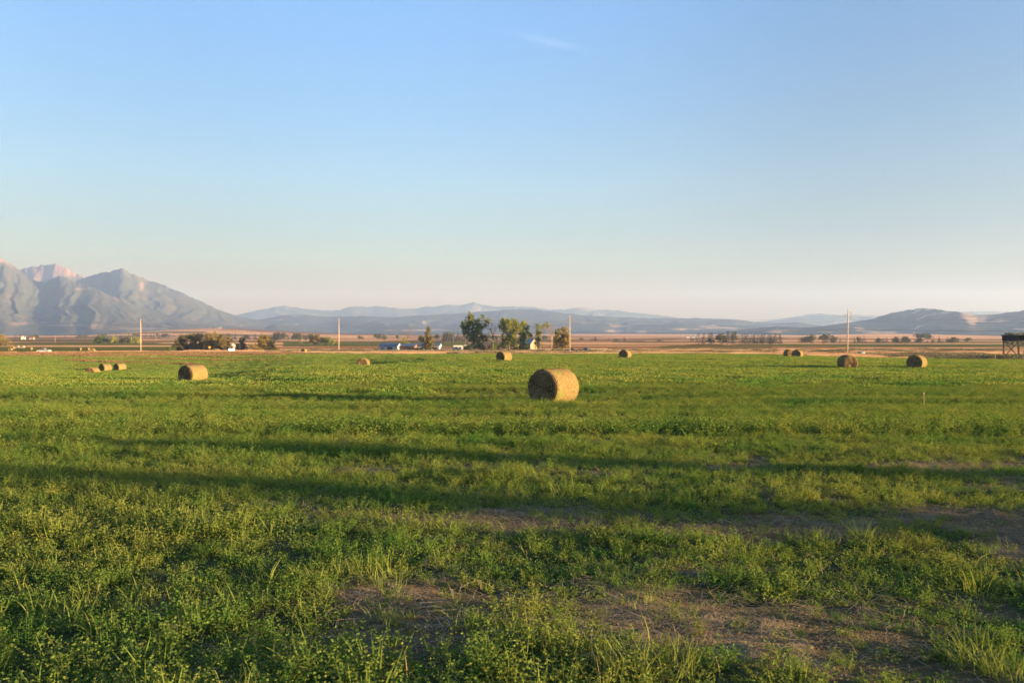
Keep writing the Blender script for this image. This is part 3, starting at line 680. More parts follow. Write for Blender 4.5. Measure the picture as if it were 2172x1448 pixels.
def clods(n):
    Vs = []; Fs = []; b = 0
    for i in range(n):
        u = rand_unit(10); u[:, 2] *= .6; r_ = rng.uniform(.004, .013)
        import bmesh
        bm = bmesh.new(); [bm.verts.new(Vector(q * r_ * rng.uniform(.7, 1.1))) for q in u]; bmesh.ops.convex_hull(bm, input=bm.verts)
        bmesh.ops.triangulate(bm, faces=bm.faces); bm.verts.index_update()
        c = np.array([rng.uniform(-.22, .22), rng.uniform(-.22, .22), r_ * .2])
        Vs.append(np.array([v.co[:] for v in bm.verts]) + c); Fs.append(np.array([[v.index for v in f.verts] for f in bm.faces]) + b); b += len(bm.verts); bm.free()
    return np.vstack(Vs), np.vstack(Fs)
M['clod'] = mat_simple('soil_clod', (0.12, 0.095, 0.072), .95, .3, 30)
cl_p = [clods(26) for _ in range(4)]
x, y = jitter(-9, 10, 1.5, 13, .30)
b = near_masks(x, y); keep = (rng.uniform(size=x.size) < .9 * b) & (np.abs(x) < y * .9 + 1); x, y = x[keep], y[keep]
p, r, s3 = setpts(x, y, rng.uniform(.6, 1.5, x.size), .0)
scatter("soil_clods", "small soil clods and pebbles on the bare patches", "soil clods", cl_p, M['clod'], p, r, s3, rng.integers(0, 4, x.size))

# ---- brown cut hay rows at the far left edge of the field, dry grass strips beyond it
hay_t = [leaf_tile(3.2, 900, .18, .22, .3) for _ in range(3)]
x, y = jitter(-330, -40, 165, 290, 2.1)
px = CX + FPX * x / y
keep = HAYROW(x, y) & (y < FIELD_END(px) + 24); x, y = x[keep], y[keep]
p, r, s3 = setpts(x, y, np.ones(x.size), .02, .8 + .5 * vnoise(x / 6, y / 2, 3))
scatter("cut_hay", "brown cut hay lying in rows on the left field edge", "hay", hay_t, M['hayrow'], p, r, s3, rng.integers(0, 3, x.size))
dry_t = [blade_tile(4.4, 700, .60, .075) for _ in range(3)]
x, y = jitter(-420, 330, 112, 470, 3.6)
px = CX + FPX * x / y
keep = (np.abs(x) < y * .85) & (y > FIELD_END(px) + 1) & ~((px < 640) & (y < 285)) & (rng.uniform(size=x.size) < .55 + .5 * vnoise(x / 30, y / 12, 5))
keep &= ~((px > 1980) & (y < 240)) & ~((y > 300) & (px < 400)); x, y = x[keep], y[keep]
p, r, s3 = setpts(x, y, np.ones(x.size), .02, .6 + .7 * vnoise(x / 20, y / 7, 6))
scatter("dry_grass", "pale dry grass strip between the hayfield and the farmstead", "dry grass", dry_t, M['dry'], p, r, s3, rng.integers(0, 3, x.size))
wd_t = [leaf_tile(4.0, 700, .75, .22, .8) for _ in range(3)]
x, y = jitter(60, 240, 112, 300, 3.2)
px = CX + FPX * x / y
keep = (px > 1900) & (px < 2500) & (y > FIELD_END(px) + 2) & (y < 245) & (rng.uniform(size=x.size) < .9); x, y = x[keep], y[keep]
p, r, s3 = setpts(x, y, rng.uniform(.8, 1.1, x.size), .02, .6 + .9 * vnoise(x / 9, y / 5, 7))
x2, y2 = jitter(-300, 330, 185, 460, 4.2)
px2 = CX + FPX * x2 / y2
k2 = (px2 > 560) & (np.abs(x2) < y2 * .85) & (y2 > FIELD_END(px2) + 3) & (vnoise(x2 / 40 + 3, y2 / 14, 77) > .60) & (rng.uniform(size=x2.size) < .8)
x = np.append(x, x2[k2]); y = np.append(y, y2[k2])
p, r, s3 = setpts(x, y, rng.uniform(.8, 1.1, x.size), .02, .5 + .8 * vnoise(x / 9, y / 5, 7))
scatter("weeds", "grey-green weeds on the bank below the open shed and in the dry strip", "weeds", wd_t, M['sage'], p, r, s3, rng.integers(0, 3, x.size))

#__OBJECTS__
# ---------------------------------------------------------------- hay bales
BR, BL = 0.82, 1.62
def straw_mat(name, c0, c1, c2, ring=False):
    m = bpy.data.materials.new(name); n, l = nodes(m)
    out = n.new("ShaderNodeOutputMaterial"); d = n.new("ShaderNodeBsdfDiffuse"); tc = n.new("ShaderNodeTexCoord")
    mp = n.new("ShaderNodeMapping"); l.new(tc.outputs["Object"], mp.inputs["Vector"])
    a = n.new("ShaderNodeTexNoise"); a.inputs["Scale"].default_value = 9; a.inputs["Detail"].default_value = 8; a.inputs["Roughness"].default_value = .75
    b = n.new("ShaderNodeTexNoise"); b.inputs["Scale"].default_value = 1.3; b.inputs["Detail"].default_value = 4
    oi = n.new("ShaderNodeObjectInfo"); ad = n.new("ShaderNodeVectorMath"); ad.operation = 'ADD'; l.new(tc.outputs["Object"], ad.inputs[0]); l.new(oi.outputs["Random"], ad.inputs[1])
    if ring:
        l.new(tc.outputs["Object"], a.inputs["Vector"])
    else:
        mp.inputs["Scale"].default_value = (1, 3.0, 1); l.new(mp.outputs[0], a.inputs["Vector"])
    l.new(ad.outputs[0], b.inputs["Vector"])
    r = n.new("ShaderNodeValToRGB"); E = r.color_ramp.elements
    E[0].position = .36; E[1].position = .66; E[0].color = c0 + (1,); E[1].color = c1 + (1,)
    l.new(a.outputs["Fac"], r.inputs[0])
    r2 = n.new("ShaderNodeValToRGB"); r2.color_ramp.elements[0].position = .52; r2.color_ramp.elements[1].position = .62
    l.new(b.outputs["Fac"], r2.inputs[0])
    mx = n.new("ShaderNodeMix"); mx.data_type = 'RGBA'; l.new(r2.outputs[0], mx.inputs[0]); l.new(r.outputs[0], mx.inputs[6])
    m2 = n.new("ShaderNodeMix"); m2.data_type = 'RGBA'; m2.inputs[0].default_value = .55; m2.inputs[7].default_value = c2 + (1,); l.new(r.outputs[0], m2.inputs[6]); l.new(m2.outputs[2], mx.inputs[7])
    col = mx.outputs[2]; m.cycles.use_bump_map_correction = False
    bp = n.new("ShaderNodeBump"); bp.inputs["Strength"].default_value = .9; bp.inputs["Distance"].default_value = .03
    if ring:
        sx = n.new("ShaderNodeSeparateXYZ"); l.new(tc.outputs["Object"], sx.inputs[0])
        cb = n.new("ShaderNodeCombineXYZ"); l.new(sx.outputs["X"], cb.inputs[0]); l.new(sx.outputs["Z"], cb.inputs[1])
        ln = n.new("ShaderNodeVectorMath"); ln.operation = 'LENGTH'; l.new(cb.outputs[0], ln.inputs[0])
        w = n.new("ShaderNodeMath"); w.operation = 'MULTIPLY_ADD'; w.inputs[1].default_value = .10; l.new(a.outputs["Fac"], w.inputs[0]); l.new(ln.outputs["Value"], w.inputs[2])
        s = n.new("ShaderNodeMath"); s.operation = 'MULTIPLY'; s.inputs[1].default_value = 78; l.new(w.outputs[0], s.inputs[0])
        sn = n.new("ShaderNodeMath"); sn.operation = 'SINE'; l.new(s.outputs[0], sn.inputs[0])
        mr = n.new("ShaderNodeMapRange"); mr.inputs[1].default_value = -1; mr.inputs[2].default_value = 1; mr.inputs[3].default_value = .35; mr.inputs[4].default_value = 1.4; l.new(sn.outputs[0], mr.inputs[0])
        sc = n.new("ShaderNodeVectorMath"); sc.operation = 'SCALE'; l.new(col, sc.inputs[0]); l.new(mr.outputs[0], sc.inputs["Scale"]); col = sc.outputs[0]
        hh = n.new("ShaderNodeMath"); hh.operation = 'MULTIPLY_ADD'; hh.inputs[1].default_value = .5; l.new(sn.outputs[0], hh.inputs[0]); l.new(a.outputs["Fac"], hh.inputs[2]); l.new(hh.outputs[0], bp.inputs["Height"])
    else:
        l.new(a.outputs["Fac"], bp.inputs["Height"])
    l.new(col, d.inputs["Color"]); l.new(bp.outputs[0], d.inputs["Normal"]); l.new(d.outputs[0], out.inputs[0]); return m
M['bale_side'] = straw_mat('bale_wrap_straw', (0.085, 0.064, 0.028), (0.25, 0.195, 0.090), (0.13, 0.165, 0.045))
M['bale_end'] = straw_mat('bale_end_straw', (0.17, 0.122, 0.065), (0.37, 0.265, 0.135), (0.23, 0.175, 0.09), True)

def bale_proto():
    # axis along local Y, visible end at -Y
    na, nl = 72, 26
    A = np.linspace(0, 2 * np.pi, na, endpoint=False); Yl = np.linspace(-BL / 2, BL / 2, nl)
    AA, YY = np.meshgrid(A, Yl)
    edge = np.minimum(YY + BL / 2, BL / 2 - YY)
    rr = BR - .045 * np.exp(-(edge / .05) ** 2) + .035 * (fbm(np.cos(AA) * 1.7 + 7, YY * 1.6 + np.sin(AA) * 1.7, 90, 4) - .5) + .012 * (hsh((AA * 40).astype(int), (YY * 60).astype(int), 4) - .5)
    sag = np.where(np.sin(AA) < -.75, .93 + .07 * (1 - (-.75 - np.sin(AA)) / .25), 1.0)
    X = rr * np.cos(AA); Z = rr * np.sin(AA) * sag
    V = np.stack([X, YY, Z], -1).reshape(-1, 3)
    i, j = np.meshgrid(np.arange(nl - 1), np.arange(na), indexing='ij')
    F = np.stack([i * na + j, (i + 1) * na + j, (i + 1) * na + (j + 1) % na, i * na + (j + 1) % na], -1).reshape(-1, 4)
    # stray straws standing off the wrap
    n = 900
    a = rng.uniform(0, 2 * np.pi, n); yy = rng.uniform(-BL / 2, BL / 2, n)
    P = np.stack([np.cos(a) * BR * .985, yy, np.sin(a) * BR * .985], 1); P[P[:, 2] < -.7, 2] = -.7
    T = np.stack([-np.sin(a), rng.normal(size=n) * .5, np.cos(a)], 1) * np.where(rng.uniform(size=n) < .5, 1, -1)[:, None] + np.stack([np.cos(a), 0 * a, np.sin(a)], 1) * rng.uniform(.1, .6, n)[:, None]
    v2, f2 = cards(P, T, rand_unit(n), rng.uniform(.05, .16, n), np.full(n, .009))
    side = mesh_np('wrapped_side', np.vstack([V, v2]), np.vstack([F, f2 + len(V)]), M['bale_side'], smooth=True)
    ends = []
    for s in (-1, 1):
        nr_ = 34; Rr = np.linspace(0.004, 1, nr_)
        RRr, A2 = np.meshgrid(Rr, A, indexing='ij')
        k = 0 if s < 0 else nl - 1
        rim_x, rim_z = X[k], Z[k]
        xx = RRr * rim_x[None]; zz = RRr * rim_z[None]
        d = .05 * (1 - RRr ** 6) + .030 * np.sin(RRr * 60 + 2.5 * np.sin(A2 * 1 + 1)) * (RRr < .97) + .035 * (vnoise(xx * 14 + 40, zz * 14 + 40, 8) - .5) + .05 * (vnoise(xx * 4 + 40, zz * 4 + 40, 9) - .5)
        d *= np.clip((1 - RRr) * 12, 0, 1)
        yv = s * (BL / 2 + d - .004)
        v = np.stack([xx, yv, zz], -1).reshape(-1, 3)
        i, j = np.meshgrid(np.arange(nr_ - 1), np.arange(na), indexing='ij')
        f = np.stack([i * na + j, i * na + (j + 1) % na, (i + 1) * na + (j + 1) % na, (i + 1) * na + j], -1).reshape(-1, 4)
        if s < 0: f = f[:, ::-1]
        n = 420
        r_ = np.sqrt(rng.uniform(0, .95, n)); a = rng.uniform(0, 2 * np.pi, n)
        P = np.stack([r_ * np.cos(a) * BR, np.full(n, s * (BL / 2 + .03)), r_ * np.sin(a) * BR * .97], 1)
        T = np.stack([-np.sin(a), s * rng.uniform(.05, .5, n), np.cos(a)], 1) * np.where(rng.uniform(size=n) < .5, 1, -1)[:, None]; T[:, 1] = s * np.abs(T[:, 1])
        v2, f2 = cards(P, T, rand_unit(n), rng.uniform(.06, .2, n), np.full(n, .010))
        ends.append(mesh_np('spiral_end', np.vstack([v, v2]), np.vstack([f, f2 + len(v)]), M['bale_end'], smooth=True))
    root = empty('hay_bale', (0, 0, 0)); root["category"] = "hay bale"; root["group"] = "round hay bales left in the mown field"
    obj('wrapped_side', side, root)
    for e in ends: obj('spiral_end', e, root)
    return root
bale0 = bale_proto()
def place_bale(o, px, Y, ang, label, scale=1.0, sink=.10, dz=0):
    x = at(px, Y)
    to_cam = math.atan2(-x, -Y)                       # bearing (x, y) towards the camera, clockwise from +Y
    b = to_cam + R(ang)                               # positive: the near end is turned to the left
    nx, ny = math.sin(b), math.cos(b)
    o.location = (x, Y, hz(x, Y) + (BR * .965 - sink) * scale + dz); o.scale = (scale,) * 3
    o.rotation_euler = (rng.normal() * .015, 0, math.atan2(nx, -ny))
    o["label"] = label
BALES = [
 (1174, 34.6, 35, "large nearest round hay bale with dark spiral end and golden sunlit side"),
 (409, 64.5, 45, "round hay bale in the left field with a dark end and long shadow"),
 (1069, 112, 40, "round hay bale in front of the two leafy farmhouse trees"),
 (1326, 128, 20, "round hay bale in front of the parked grey car, dark end facing"),
 (1692, 143, 16, "front bale of the touching pair of bales near the field edge"),
 (1674, 149, -22, "rear bale of the touching pair, half hidden behind the other"),
 (1798, 84, -21, "round hay bale standing below the tallest pole with an orange-lit spiral end"),
 (1945, 84, 17, "rightmost round hay bale, dark end facing with a thin lit rim"),
 (771, 121, 13, "round hay bale alone in the middle left field, reddish end facing"),
 (645, 285, 30, "small distant round bale beside the brown strip left of a pole"),
 (254, 154, 52, "upper right bale of the three bales in the left hollow"),
 (223, 152, 50, "shaded middle bale of the three bales in the left hollow"),
 (196, 124, 30, "lower left bale of the three bales in the left hollow"),
 (196, 318, 22, "sunlit front bale of three tiny bales left of the leftmost tall pole"),
 (186.5, 440, 40, "tiny dark bale just behind the sunlit one left of the pole"),
 (170, 440, 45, "tiny bale furthest left of the three beyond the brown strip"),
 (65, 470, 40, "tiny dark bale beyond the white car"),
 (22, 440, 30, "tiny dark bale nearest the left edge of the far field"),
 (27.5, 500, 40, "tiny dark bale just behind the one at the left edge"),
]
for i, (px, Y, ang, lab) in enumerate(BALES):
    o = bale0 if i == 0 else copy_thing(bale0)
    place_bale(o, px, Y, ang, lab, 1.0 if Y < 300 else 1.08)

# ---------------------------------------------------------------- poles and lines
def tall_pole(px, Y, h, label, lean=0.0):
    x = at(px, Y); root = empty('utility_pole', (x, Y, hz(x, Y)))
    tag(root, label, 'utility pole', 'tall wooden transmission poles along the road')
    root.rotation_euler = (0, R(lean), R(8))
    m = MB(); m.tube([(0, 0, -.5), (0, 0, h * .5), (0, 0, h)], [.22, .185, .14], 10); m.build('shaft', M['pole'], root, smooth=True)
    for (zf, s) in ((.94, 1), (.885, -1), (.83, 1)):
        z = h * zf
        m = MB(); m.tube([(0, 0, z - .5), (s * .55, 0, z - .05), (s * 1.15, 0, z + .05)], [.085, .075, .065], 6); m.build('davit_arm', M['steel'], root)
        m = MB(); m.tube([(s * 1.12, 0, z), (s * 1.12, 0, z - 1.0)], [.05, .05], 6)
        for k in range(6): m.tube([(s * 1.12, 0, z - .15 - k * .14), (s * 1.12, 0, z - .19 - k * .14)], [.17, .17], 8)
        m.build('insulator', M['insul'], root)
    m = MB(); m.box(-.35, .35, -.19, -.14, h * .56, h * .56 + .12); m.build('lower_bracket', M['steel'], root)
    return root
POLES = [(1797.5, 283, 15.8, "tallest wooden utility pole rising behind the orange-lit bale", .8), (1208.5, 328, 15.0, "wooden utility pole beside the farm, by the parked pickup", 0),
         (718.5, 365, 15.0, "wooden utility pole standing between the left willows and the sheds", .3), (298.5, 370, 15.0, "sunlit wooden utility pole furthest left along the road", 0)]
PO = [tall_pole(*p) for p in POLES]
def small_pole(px, Y, h, label, arm=True):
    x = at(px, Y); root = empty('wooden_pole', (x, Y, hz(x, Y)), R(12)); tag(root, label, 'pole', 'short wooden poles around the farm')
    m = MB(); m.tube([(0, 0, -.4), (0, 0, h)], [.13, .10], 8); m.build('shaft', M['pole'], root)
    if arm:
        m = MB(); m.box(-.7, .7, -.12, -.04, h - .7, h - .58); m.build('crossarm', M['pole'], root)
    return root
small_pole(938, 372, 8.1, "short wooden pole standing in front of the white shed, right of the conifer"); small_pole(783, 380, 7.8, "short thin wooden pole left of the blue-roofed shed")
small_pole(117, 880, 7.5, "tiny pale pole in the distant left field", False); small_pole(330.5, 1000, 9, "tiny pale pole beyond the leftmost tall pole", False)
small_pole(640, 860, 7.5, "tiny thin pole in the green field beyond the willows", False)
def line(name, pts_, sag, r, label):
    P = []
    for a, b in zip(pts_[:-1], pts_[1:]):
        a = Vector(a); b = Vector(b)
        for k in range(25):
            t = k / 25; p = a.lerp(b, t); p.z -= sag * 4 * t * (1 - t); P.append(p)
    P.append(Vector(pts_[-1]))
    m = MB(); m.tube(P, r, 4); tag(m.build(name, M['wire']), label, 'power line', 'wires strung along the tall poles')
px_l = [-140] + [p[0] for p in reversed(POLES)] + [2620]; Y_l = [376, 370, 365, 328, 283, 222]; h_l = [15, 15, 15, 15, 15.8, 15.8]
for (zf, s, lab) in ((.94, 1, "topmost power line wire strung between the tall poles"), (.885, -1, "middle power line wire on the field side of the tall poles"), (.83, 1, "lowest conductor of the power line at the pole tops")):
    pts_ = []
    for px, Y, h in zip(px_l, Y_l, h_l):
        x = at(px, Y); pts_.append((x + s * 1.1, Y, hz(x, Y) + h * zf - 1.0))
    line('power_line', pts_, 1.6, .022, lab)
pts_ = []
for px, Y, h in zip(px_l, Y_l, h_l):
    x = at(px, Y); pts_.append((x, Y - .2, hz(x, Y) + h * .56))
line('telephone_line', pts_, .9, .035, "dark telephone line sagging low between the tall poles")

# ---------------------------------------------------------------- field stake, weed stalk
gx, gy = ground_at(1960, 868)
root = empty('field_stake', (gx, gy, hz(gx, gy))); tag(root, "thin weathered stake standing in the alfalfa at right", "stake")
m = MB(); m.tube([(0, 0, -.1), (.005, 0, .34), (.0, 0, .62)], [.022, .02, .016], 6); m.build('stake_shaft', M['post'], root)
m = MB(); m.box(-.028, .028, -.024, .024, .56, .63); m.build('stake_head', M['post'], root)
gx, gy = ground_at(731, 962)
st = MB(); st.tube([(0, 0, 0), (-.01, 0, .12), (.03, 0, .24), (.07, 0, .34)], [.008, .007, .006, .003], 5); st.tube([(.0, 0, .15), (-.05, .02, .25)], [.005, .002], 4); st.tube([(.04, 0, .26), (.0, .02, .34)], [.004, .002], 4)
o = st.build('weed_stalk', M['deadwood'], None, (gx, gy, hz(gx, gy))); tag(o, "dry brown weed stalk sticking up left of centre", "weed stalk")

# ---------------------------------------------------------------- buildings
def wall_box(m, x0, x1, y0, y1, z0, zw, zr, ridge_x=True):
    """walls with gable ends as one closed solid"""
    if ridge_x:
        ym = (y0 + y1) / 2
        V = [(x0,y0,z0),(x1,y0,z0),(x1,y1,z0),(x0,y1,z0),(x0,y0,zw),(x1,y0,zw),(x1,y1,zw),(x0,y1,zw),(x0,ym,zr),(x1,ym,zr)]
        F = [(0,3,2,1),(0,1,5,4),(2,3,7,6),(1,2,6,9,5),(3,0,4,8,7),(4,5,9,8),(6,7,8,9)]
    else:
        xm = (x0 + x1) / 2
        V = [(x0,y0,z0),(x1,y0,z0),(x1,y1,z0),(x0,y1,z0),(x0,y0,zw),(x1,y0,zw),(x1,y1,zw),(x0,y1,zw),(xm,y0,zr),(xm,y1,zr)]
        F = [(0,3,2,1),(0,1,5,8,4),(1,2,6,5),(2,3,7,9,6),(3,0,4,7),(4,8,9,7),(5,6,9,8)]
    m.add(V, F)
def roof_slabs(m, x0, x1, y0, y1, zw, zr, ridge_x=True, over=.35, th=.14):
    g = .02
    if ridge_x:
        ym = (y0 + y1) / 2; s = (zr - zw) / (ym - y0)
        poly = [(y0 - over, zw - s * over + g), (ym, zr + g), (y1 + over, zw - s * over + g), (y1 + over, zw - s * over + g + th), (ym, zr + g + th), (y0 - over, zw - s * over + g + th)]
        V = [(x0 - over, a, b) for a, b in poly] + [(x1 + over, a, b) for a, b in poly]
    else:
        xm = (x0 + x1) / 2; s = (zr - zw) / (xm - x0)
        poly = [(x0 - over, zw - s * over + g), (xm, zr + g), (x1 + over, zw - s * over + g), (x1 + over, zw - s * over + g + th), (xm, zr + g + th), (x0 - over, zw - s * over + g + th)]
        V = [(a, y0 - over, b) for a, b in poly] + [(a, y1 + over, b) for a, b in poly]
    n = 6; F = [(0,1,4,5),(1,2,3,4),(6+5,6+4,6+1,6+0),(6+4,6+3,6+2,6+1)] + [(i, i + n, (i + 1) % n + n, (i + 1) % n) for i in range(n)]
    m.add(V, F)
def building(name, label, cat, px0, px1, Y, depth, hw, hr, wallm, roofm, rz=0.0, ridge_x=True, doors=(), windows=(), chimney=None, group=None, small=False):
    xc = at((px0 + px1) / 2, Y); w = (px1 - px0) / FPX * Y
    root = empty(name, (xc, Y, min(hz(xc - w / 2, Y), hz(xc + w / 2, Y)) - .05), rz); tag(root, label, cat, group)
    m = MB(); wall_box(m, -w / 2, w / 2, 0, depth, -.3, hw, hr, ridge_x); m.build('wall', wallm, root)
    m = MB(); roof_slabs(m, -w / 2, w / 2, 0, depth, hw, hr, ridge_x); r = m.build('roof', roofm, root)
    if chimney is not None:
        m = MB(); m.box(chimney - .3, chimney + .3, depth * .5 - .3, depth * .5 + .3, hr - .4, hr + .9); m.build('chimney', M['brownwall'], r)
    for (f, dw, dh) in doors:
        x = f * w
        m = MB(); m.box(x - dw / 2, x + dw / 2, -.06, .01, 0, dh); dd = m.build('door', M['door'], root)
        m = MB(); m.box(x + dw * .3, x + dw * .36, -.12, -.06, 1.0, 1.12); m.build('handle', M['steel'], dd)
    for (f, zw_, ww, wh) in windows:
        x = f * w
        m = MB(); t = .08
        m.box(x - ww/2 - t, x + ww/2 + t, -.05, .01, zw_ - t, zw_); m.box(x - ww/2 - t, x + ww/2 + t, -.05, .01, zw_ + wh, zw_ + wh + t)
        m.box(x - ww/2 - t, x - ww/2, -.05, .01, zw_, zw_ + wh); m.box(x + ww/2, x + ww/2 + t, -.05, .01, zw_, zw_ + wh)
        fr = m.build('window_frame', M['white'], root)
        m = MB(); m.box(x - ww/2, x + ww/2, -.03, .008, zw_, zw_ + wh); m.build('pane', M['glass'], fr)
    return root
building('storage_shed', "long white shed with a blue metal roof, left end of the farmyard", 'shed', 803, 843, 385, 6, 2.5, 3.8, M['white'], M['blueroof'], R(-14), True, [(.1, 2.6, 2.1)], [(-.3, 1.1, .8, .7)])
b = building('open_shed', "dark brown open-fronted shed with a blue roof beside the white shed", 'shed', 847, 879, 386, 6, 2.4, 3.5, M['brownwall'], M['blueroof'], R(-10), True, [(-.2, 2.0, 1.9), (.22, 2.0, 1.9)])
building('low_shed', "low white shed with a blue roof half hidden behind the conifer", 'shed', 884, 932, 392, 6, 2.6, 3.8, M['white'], M['blueroof'], R(-8), True, [(.34, 2.2, 2.0)], [(-.3, 1.1, .8, .7), (0.1, 1.1, .8, .7)])
building('garage', "small white gabled garage with a brown roof beside the dark round bush", 'garage', 980, 1004, 378, 7, 2.6, 3.9, M['white'], M['brownroof'], R(-6), False, [(-.1, 2.6, 2.2)], [(.36, 1.2, .6, .8)])
h = building('farmhouse', "long low cream farmhouse with a brown roof behind the big trees", 'house', 1020, 1098, 386, 8, 2.7, 4.3, M['cream'], M['brownroof'], R(-6), True, [(-.05, 1.1, 2.1), (.33, 1.1, 2.1)], [(-.4, 1.0, 1.2, 1.1), (-.25, 1.0, 1.2, 1.1), (.12, 1.0, 1.8, 1.2), (.22, 1.0, 1.0, 1.2), (.43, 1.0, 1.0, 1.1)], chimney=2.5)
for k in range(5):
    x = -6 + k * 3.4; m = MB(); m.tube([(x, -1.4, -.2), (x, -1.4, 2.5)], [.10, .10], 6); m.build('porch_post', M['brownwall'], h)
m = MB(); m.box(-7, 8.6, -1.7, -.4, 2.5, 2.62); m.build('porch_roof', M['brownroof'], h)
building('gabled_house', "taller cream house with a steep gable and grey roof right of the leafy trees", 'house', 1096, 1127, 398, 8, 3.6, 6.3, M['cream'], M['greyroof'], R(-30), True, [(.0, 1.0, 2.1)], [(-.3, 1.2, 1.0, 1.3), (.3, 1.2, 1.0, 1.3)])
building('roadside_house', "small pale house peeking out between the willow grove and dark shrub", 'house', 488, 504, 430, 6, 2.7, 4.4, M['white'], M['brownroof'], R(10), False, [(.25, 1.0, 2.0)], [(-.15, 1.0, 1.0, 1.1)])
m_far = 'farm buildings far across the plain'
building('distant_house', "larger of two tiny white houses far off at left", 'house', 45, 52, 1350, 8, 3.4, 6.4, M['white'], M['greyroof'], R(20), False, [(.2, 1.2, 2.1)], [(-.2, 1.2, 1.2, 1.2)], group=m_far)
building('distant_house', "tiny pale house right of the white one far off at left", 'house', 62, 70, 1360, 8, 2.8, 5.2, M['cream'], M['brownroof'], R(15), True, [(.2, 1.2, 2.1)], [(-.2, 1.2, 1.2, 1.2)], group=m_far)
building('distant_barn', "tiny white barn of the ranch on the pale hill", 'barn', 460, 467, 2390, 12, 3.4, 5.6, M['cream'], M['greyroof'], 0, True, group=m_far)
building('distant_house', "tiny house left of the barn on the pale hill", 'house', 438, 444, 2400, 9, 3.2, 6.5, M['cream'], M['brownroof'], 0, True, group=m_far)
for (a, b_, lab) in [(1456, 1463, "leftmost of three tiny white farm sheds near the far right tree row"), (1468, 1474, "middle one of three tiny white farm sheds near the right tree row"), (1478, 1484, "right one of three tiny white farm sheds near the right tree row")]:
    building('distant_shed', lab, 'shed', a, b_, 1700, 8, 3.0, 4.8, M['white'], M['greyroof'], 0, True, group=m_far)
building('distant_house', "tiny house on the low rise at far right behind the clump of trees", 'house', 1937, 1942, 2480, 8, 3.4, 6, M['brownwall'], M['greyroof'], 0, True, group=m_far)

# open pole barn at the right edge
Yb = 196; xb = at(2160, Yb); zb = hz(at(2160, Yb), Yb)
root = empty('pole_barn', (xb, Yb, zb)); tag(root, "dark open hay barn with braced timber posts at the right edge", "barn")
LW, DP, HP = 15.6, 6.0, 3.6
zr_ = EYE + (HORIZON - 711) / FPX * Yb - zb
zl_ = EYE + (HORIZON - 722.5) / FPX * Yb - zb
posts_x = [0.1, 3.85, 7.7, 11.5, 15.4]
for k, x in enumerate(posts_x):
    for y in (0, DP):
        m = MB(); m.box(x - .15, x + .15, y - .15, y + .15, -.6, zl_ + (.9 if y else .1)); m.build('post', M['timber'], root)
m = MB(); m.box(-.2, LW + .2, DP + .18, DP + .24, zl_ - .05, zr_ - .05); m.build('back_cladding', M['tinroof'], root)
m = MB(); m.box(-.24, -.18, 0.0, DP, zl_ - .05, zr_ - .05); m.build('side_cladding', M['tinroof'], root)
m = MB(); m.tube([(0, .2, .5), (0, DP - .2, zl_ - .15)], .06, 5); m.build('cross_brace', M['timber'], root)
m = MB(); m.tube([(.12, .2, zl_ - .15), (.12, DP - .2, .5)], .06, 5); m.build('cross_brace', M['timber'], root)
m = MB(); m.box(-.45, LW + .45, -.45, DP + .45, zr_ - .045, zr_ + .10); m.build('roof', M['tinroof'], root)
for k in range(len(posts_x) - 1):
    a, b_ = posts_x[k], posts_x[k + 1]
    if k in (0, 2):
        m = MB(); m.tube([(a, DP - .2, .35), (b_, DP - .2, zl_ - .2)], .06, 5); m.build('cross_brace', M['timber'], root)
        m = MB(); m.tube([(a, DP - .32, zl_ - .2), (b_, DP - .32, .35)], .06, 5); m.build('cross_brace', M['timber'], root)
    m = MB(); m.tube([(b_, -.05, zl_ - .75), (b_ - .8, -.05, zl_ + .1)], .055, 5); m.build('knee_brace', M['timber'], root)

# ---------------------------------------------------------------- fences, tank
def rail_fence(name, label, pa, pb, Ya, Yb_, n, h, rails, mat, r=.07, cat='fence'):
    root = empty(name, (at(pa, Ya), Ya, hz(at(pa, Ya), Ya))); tag(root, label, cat)
    base = Vector(root.location); tops = []
    for k in range(n):
        t = k / (n - 1); Y = Ya + (Yb_ - Ya) * t; x = at(pa + (pb - pa) * t, Y); z = hz(x, Y)
        p = Vector((x, Y, z)) - base; m = MB(); hh = h * random.uniform(.94, 1.06)
        m.tube([p + Vector((0, 0, -.3)), p + Vector((0, 0, hh))], r, 6); m.build('post', mat, root); tops.append(p)
    for f in rails:
        m = MB()
        for a, b_ in zip(tops[:-1], tops[1:]):
            d = Vector((0, -r - .03, h * f)); m.tube([a + d, b_ + d], r * .55, 4)
        m.build('rail', mat, root)
rail_fence('paddock_fence', "pale rail fence in front of the house, right of the hedge", 1122, 1212, 366, 352, 16, 1.5, (.35, .62, .9), M['rail'], .07)
rail_fence('corral', "pale pipe corral rails right of the short pole in the farmyard", 943, 966, 371, 368, 5, 2.0, (.3, .6, .95), M['rail'], .08)
rail_fence('white_fence', "white rail fence running right from the parked grey car", 1254, 1296, 340, 344, 7, 1.2, (.5, .9), M['rail'], .06)
for i, px in enumerate([1458, 1471, 1484, 1525]):
    x = at(px, 420); m = MB(); m.tube([(0, 0, -.3), (0, 0, .9), (0, 0, 1.15)], [.11, .10, .07], 6)
    o = m.build('fence_post', M['rail'], None, (x, 420, hz(x, 420))); tag(o, ["leftmost tiny post on the strip below the right tree row", "second tiny post from the left below the right tree row", "third tiny post from the left below the right tree row", "tiny post standing apart at the right of the row of posts"][i], 'post', 'posts in the dry strip')
x = at(2111, 131); m = MB(); m.tube([(0, 0, -.3), (0, 0, .9), (0, .01, 1.05)], [.07, .065, .05], 7)
tag(m.build('fence_post', M['post'], None, (x, 131, hz(x, 131))), "pale post in the weeds left of the open barn", 'post')
